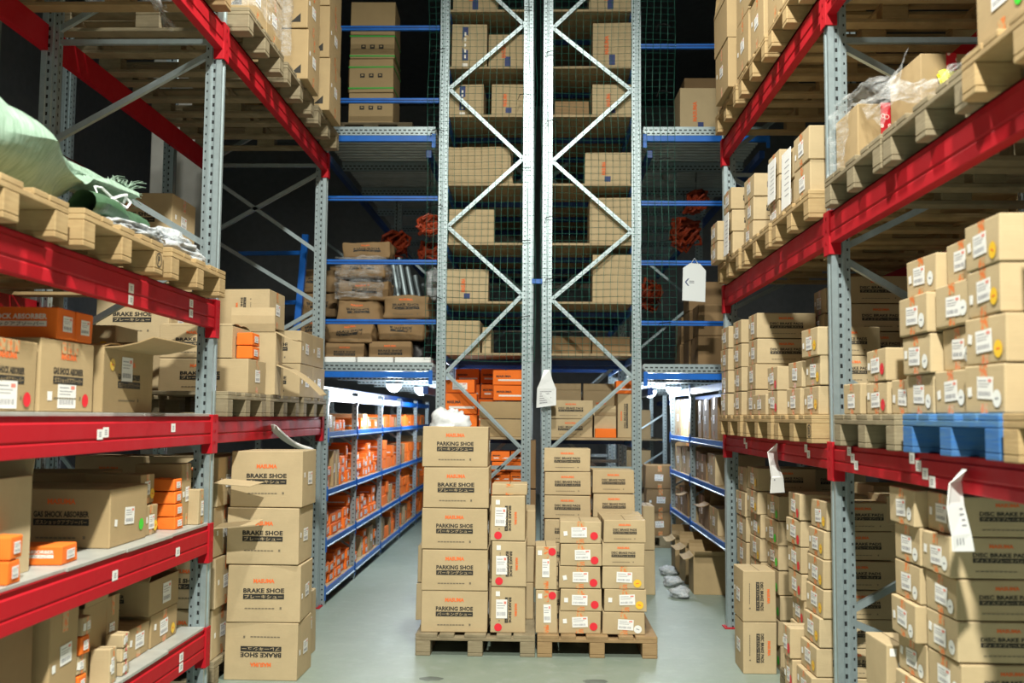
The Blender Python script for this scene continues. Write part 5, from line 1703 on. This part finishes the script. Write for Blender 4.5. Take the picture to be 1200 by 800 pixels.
# bagged pipes and dark bundles leaning behind, orange webbing
for i in range(5):
    x = -1.30 + i * 0.075
    t = MB().tube([(x, 10.02 + 0.09 * i, zd + 0.02), (x - 0.25, 10.30 + 0.09 * i, zd + 1.25 - 0.08 * i)], 0.028, 'steel', 10)
    tag(obj('steel_tube', t.mesh('steel_tube')), f'shiny steel tube leaning behind the crumpled cartons, {NTH[i]} from the first deck pile', 'tube', 'leaning steel tubes')
b = obj('plastic_bag', blob('plastic_bag', lump(-1.02, 9.55, zd + 0.78, 0.07, 0.10, 0.20, 41), 20, 24, 'crumple'), None)
tag(b, 'white plastic bag with orange spot hung inside the tower upright', 'bag')
for i in range(3):
    b = obj('dark_bag', blob('dark_bag', lump(-1.14 + 0.03 * i, 9.50 + .2 * i, zd + 0.10, 0.10, 0.12, 0.12, 60 + i), 16, 20, 'black'))
    tag(b, f'dark plastic bag on the deck beside the tower upright, {NTH[i]} back', 'bag')
def webbing(label, x, y, z, sd, n=26, r=0.10):
    mb = MB()
    q = random.Random(sd)
    for i in range(n):
        a = q.uniform(0, 2 * PI)
        c = Vector((x + q.uniform(-.4, .4) * r, y + q.uniform(-.3, .3) * r, z + q.uniform(-.4, .4) * r))
        u = Vector((q.uniform(-1, 1), q.uniform(-1, 1), q.uniform(-1, 1))).normalized()
        w2 = u.orthogonal().normalized()
        pts = [c + (u * math.cos(t * 0.9 + a) + w2 * math.sin(t * 0.9 + a)) * r * q.uniform(.5, .9) for t in range(6)]
        mb.tube(pts, [0.006, 0.016, 0.020, 0.018, 0.014, 0.005], 'orange_strap', 6)
    o = tag(obj('webbing_bundle', mb.mesh('webbing_bundle', fix=False)), label, 'webbing', 'orange webbing bundles')
    obj('hanging_cord', MB().tube([(x, y, z), (x + 0.01, y, z + 0.4), (x, y, 4.03)], 0.005, 'black', 4).mesh('hanging_cord'), o)
    return o
webbing('tangle of orange webbing hung by the tower upright, upper one', -1.02, 9.12, 3.37, 1)
webbing('tangle of orange webbing hung by the tower upright, lower one', -1.05, 9.40, 3.16, 2)
webbing('dim orange webbing tangle deep behind the steel tubes', -1.6, 11.0, 3.5, 3, 26, 0.16)
webbing('dim orange webbing tangle above the white hanging sign', 1.55, 10.6, 3.55, 4, 30, 0.18)
webbing('dim orange webbing tangle left of the white hanging sign', 1.25, 11.4, 3.0, 5, 30, 0.17)
webbing('dim orange webbing tangle under the bulkhead lamp', 1.62, 10.2, 3.82, 6, 26, 0.13)
# leaning blue rail frame in the dark
lr = MB().bar((-2.37, 9.6, zd), (-2.32, 9.75, zd + 1.30), 0.06, 0.05, 'blue')
o = obj('blue_rail_frame', lr.mesh('blue_rail_frame'))
tag(o, 'blue steel rail leaning upright behind the far red rack upright', 'rail frame')
for z in (0.62, 1.12):
    obj('cross_rail', MB().bar((-3.0, 9.8, zd + z), (-2.36, 9.64 + .1 * z, zd + z), 0.04, 0.03, 'blue').mesh('cross_rail'), o)
# tray liners along the deck edge
for i in range(3):
    mb = MB().cham(0, 0.33, 0, 0.22, 0, 0.05, 'paper', 0.004)
    tag(obj('white_tray', mb.mesh('white_tray'), None, (-2.0 + i * 0.345, 9.06, zd - 0.002)), f'low white tray on the deck edge before the crumpled cartons, {NTH[i]} from the far upright', 'tray', 'white trays')

# upper deck, strapped stack
zu = 4.263
def strapped(label, x, y, z, w2, d2, h2, straps, st='three'):
    o = carton(label, x, y, z, w2, d2, h2, st, 'f', '', None, R.uniform(-.02, .02), 'green strapped cartons', amt=0.004, tape=None)
    for s in straps:
        mb = MB()
        a, b, t = w2 / 2 + 0.006, d2 / 2 + 0.006, 0.003
        z0, z1 = s * h2 - 0.007, s * h2 + 0.007
        mb.box(-a, a, -b, -b + t, z0, z1, 'green_strap').box(-a, a, b - t, b, z0, z1, 'green_strap')
        mb.box(-a, -a + t, -b, b, z0, z1, 'green_strap').box(a - t, a, -b, b, z0, z1, 'green_strap')
        obj('strap', mb.mesh('strap', fix=False), o)
    return o
pallet('grey pallet on the upper deck under the green strapped cartons', -1.62, 9.75, zu, 0, 'woodgrey', lx=0.8, ly=0.8)
zz = zu + 0.145
for i, (h, stp) in enumerate(((0.30, ()), (0.335, (0.12, 0.75)), (0.235, (0.1, 0.95)), (0.33, ()))):
    strapped(f'strapped kraft carton, {place_word(i, 4)} in the stack on the upper deck', -1.625, 9.58, zz, 0.43, 0.42, h - 0.004, stp, 'three' if i < 3 else 'kraft')
    zz += h
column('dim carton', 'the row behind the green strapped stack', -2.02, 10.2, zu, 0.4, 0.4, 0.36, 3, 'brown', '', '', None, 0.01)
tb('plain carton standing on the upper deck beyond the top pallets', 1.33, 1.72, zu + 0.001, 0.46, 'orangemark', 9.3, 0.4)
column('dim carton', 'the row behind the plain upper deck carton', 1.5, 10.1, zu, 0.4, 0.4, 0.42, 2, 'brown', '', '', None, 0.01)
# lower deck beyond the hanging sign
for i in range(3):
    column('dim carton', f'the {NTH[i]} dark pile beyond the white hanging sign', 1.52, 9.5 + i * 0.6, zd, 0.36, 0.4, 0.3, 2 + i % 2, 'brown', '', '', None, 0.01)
upright_frame('dim upright frame beyond the white hanging sign', 1.1, 12.0, 2.09, 4.1, 0.8)

# ------------------------------------------------------------------ hanging signs, tags and papers
def bent_sheet(name, label, cat, pts, mat, marks=(), group=None):
    # pts: rows of (centre xyz, half width vector); a bent strip with thickness
    mb = MB()
    n = len(pts)
    vs = []
    for c, hw in pts:
        c, hw = Vector(c), Vector(hw)
        nrm = hw.cross(Vector((0, 0, 1))).normalized() * 0.0015
        vs += [c - hw - nrm, c + hw - nrm, c + hw + nrm, c - hw + nrm]
    fs = []
    for i in range(n - 1):
        a = 4 * i
        for j in range(4):
            k2 = (j + 1) % 4
            fs.append((a + j, a + k2, a + 4 + k2, a + 4 + j))
    fs += [(3, 2, 1, 0), (4 * n - 4, 4 * n - 3, 4 * n - 2, 4 * n - 1)]
    mb.add(vs, fs, mat)
    for (row, u0, u1, t0, t1) in marks:
        c0, h0 = Vector(pts[row][0]), Vector(pts[row][1])
        c1, h1 = Vector(pts[row + 1][0]), Vector(pts[row + 1][1])
        for sg in (-1,):
            nr = h0.cross(Vector((0, 0, 1))).normalized() * 0.0024 * sg
            f2 = lambda u, t: c0.lerp(c1, t) + h0.lerp(h1, t) * u + nr
            f3 = lambda u, t: f2(u, t) - 2 * nr
            mb.add([f2(u0, t0), f2(u1, t0), f2(u1, t1), f2(u0, t1)], [(0, 1, 2, 3)], 'sticker_ink')
            mb.add([f3(u0, t0), f3(u1, t0), f3(u1, t1), f3(u0, t1)], [(0, 1, 2, 3)], 'sticker_ink')
    return tag(obj(name, mb.mesh(name)), label, cat, group)
# white sign with an arrow, hung from the guard rail
sg = MB()
out = [(-0.105, -0.34), (0.105, -0.345), (0.105, -0.06), (0.05, 0.0), (-0.04, 0.002), (-0.105, -0.045)]
sg.prism(out, 'y', -0.002, 0.002, 'plasticbag')
for q in ((0, 0.022, -0.17, -0.196), (0, 0.022, -0.17, -0.144)):
    pass
ar = [((-0.085, -0.172), (-0.058, -0.205)), ((-0.085, -0.172), (-0.058, -0.139))]
for (a, b), (c, d) in ar:
    sg.add([(a, -0.0035, b), (a + 0.012, -0.0035, b), (c + 0.012, -0.0035, d), (c, -0.0035, d)], [(0, 1, 2, 3)], 'ink_blue')
for i in range(2):
    sg.add([(-0.045, -0.0035, -0.165 - .014 * i), (0.0, -0.0035, -0.165 - .014 * i), (0.0, -0.0035, -0.158 - .014 * i), (-0.045, -0.0035, -0.158 - .014 * i)], [(0, 1, 2, 3)], 'sticker_ink')
o = tag(obj('hanging_sign', sg.mesh('hanging_sign'), None, (1.41, 8.97, 2.99)), 'white sign with a dark blue arrow hung on the guard rail', 'sign')
o.rotation_euler = (0, 0.03, 0.1)
obj('cord', MB().tube([(-0.03, 0, 0.0), (0.0, 0.005, 0.05), (0.03, 0, 0.0)], 0.003, 'plasticbag', 4).mesh('cord'), o)
# white plastic tag on the tower upright
bent_sheet('plastic_tag', 'white plastic tag of papers tied to the tower upright', 'tag',
           [((0.078, 8.94, 2.02), (0.026, 0, 0)), ((0.078, 8.925, 1.93), (0.05, 0.01, 0)), ((0.078, 8.92, 1.85), (0.085, 0.012, 0)), ((0.075, 8.925, 1.69), (0.088, 0.0, 0.012))], 'plasticbag',
           tuple((2, -0.7, 0.5 - 0.2 * (i % 3), 0.15 + i * 0.12, 0.19 + i * 0.12) for i in range(6)))
bent_sheet('paper_strip', 'long white paper strip hanging from the lower beam in the far bay', 'paper',
           [((1.432, 6.03, 1.45), (0.008, 0.055, 0)), ((1.405, 6.03, 1.40), (0.038, 0.04, 0)), ((1.41, 6.02, 1.33), (0.035, 0.045, 0)), ((1.425, 6.0, 1.25), (0.042, 0.03, 0)), ((1.425, 6.0, 1.16), (0.05, 0.035, 0))], 'paper',
           ((2, -0.5, -0.2, .2, .3), (3, -.6, -.4, .1, .2)))
bent_sheet('paper_strip', 'white printed paper hanging from the near lower beam under the blue pallet', 'paper',
           [((1.430, 3.40, 1.435), (0.012, 0.045, 0)), ((1.40, 3.40, 1.39), (0.036, 0.04, 0)), ((1.395, 3.39, 1.31), (0.042, 0.035, 0)), ((1.41, 3.385, 1.22), (0.046, 0.035, 0)), ((1.415, 3.385, 1.165), (0.050, 0.035, -0.004))], 'paper',
           tuple((2, 0.3 - 0.1 * (i % 2), 0.7, 0.05 + i * 0.2, 0.10 + i * 0.2) for i in range(4)) + tuple((3, -0.6 + .3 * i, -0.5 + .3 * i, .2, .6) for i in range(3)))
cs = MB()
vs, fs = [], []
for i in range(9):
    t = i / 8
    c = Vector((-1.80 + 0.13 * t, 6.75 + 0.55 * t, 1.50 - 0.17 * t - 0.03 * math.sin(t * PI)))
    for a in range(5):
        an = -1.2 + a * 0.7
        vs.append(c + Vector((0.035 * math.sin(an), 0.01 * math.sin(an), 0.035 * math.cos(an))))
for i in range(8):
    for a in range(4):
        fs.append((i * 5 + a, i * 5 + a + 1, i * 5 + a + 6, i * 5 + a + 5))
cs.add(vs, fs, 'paper')
o = obj('curled_paper', cs.mesh('curled_paper', True, False))
sol = o.modifiers.new('thickness', 'SOLIDIFY')
sol.thickness = 0.002
tag(o, 'curled white paper sticking out from the shelf beam above the floor stack', 'paper')
b = obj('plastic_sheet', blob('plastic_sheet', lump(-0.70, 7.84, PT + 1.345, 0.16, 0.14, 0.17, 77), 30, 34, 'plasticbag'))
tag(b, 'white crumpled plastic sheeting on the hidden row behind the parking shoes', 'plastic sheet')
column('shoe carton', 'the hidden row under the white plastic sheeting', -0.81, 7.68, PT, 0.4, 0.28, 0.302, 4, 'pale', '', '', None, 0.0)
# floor marks: worn oval stains
for i, (x, y) in enumerate(((-0.64, 6.20), (0.36, 6.19))):
    mb = MB()
    n = 22
    vs = []
    for j in range(n):
        a = 2 * PI * j / n
        k2 = 1 + 0.25 * noise.noise((math.cos(a) * 2, math.sin(a) * 2, i))
        vs.append((0.075 * k2 * math.cos(a), 0.05 * k2 * math.sin(a), 0.0008))
    mb.add(vs, [tuple(range(n))], 'stain')
    o = struct('floor_marking', mb, (x, y, 0))
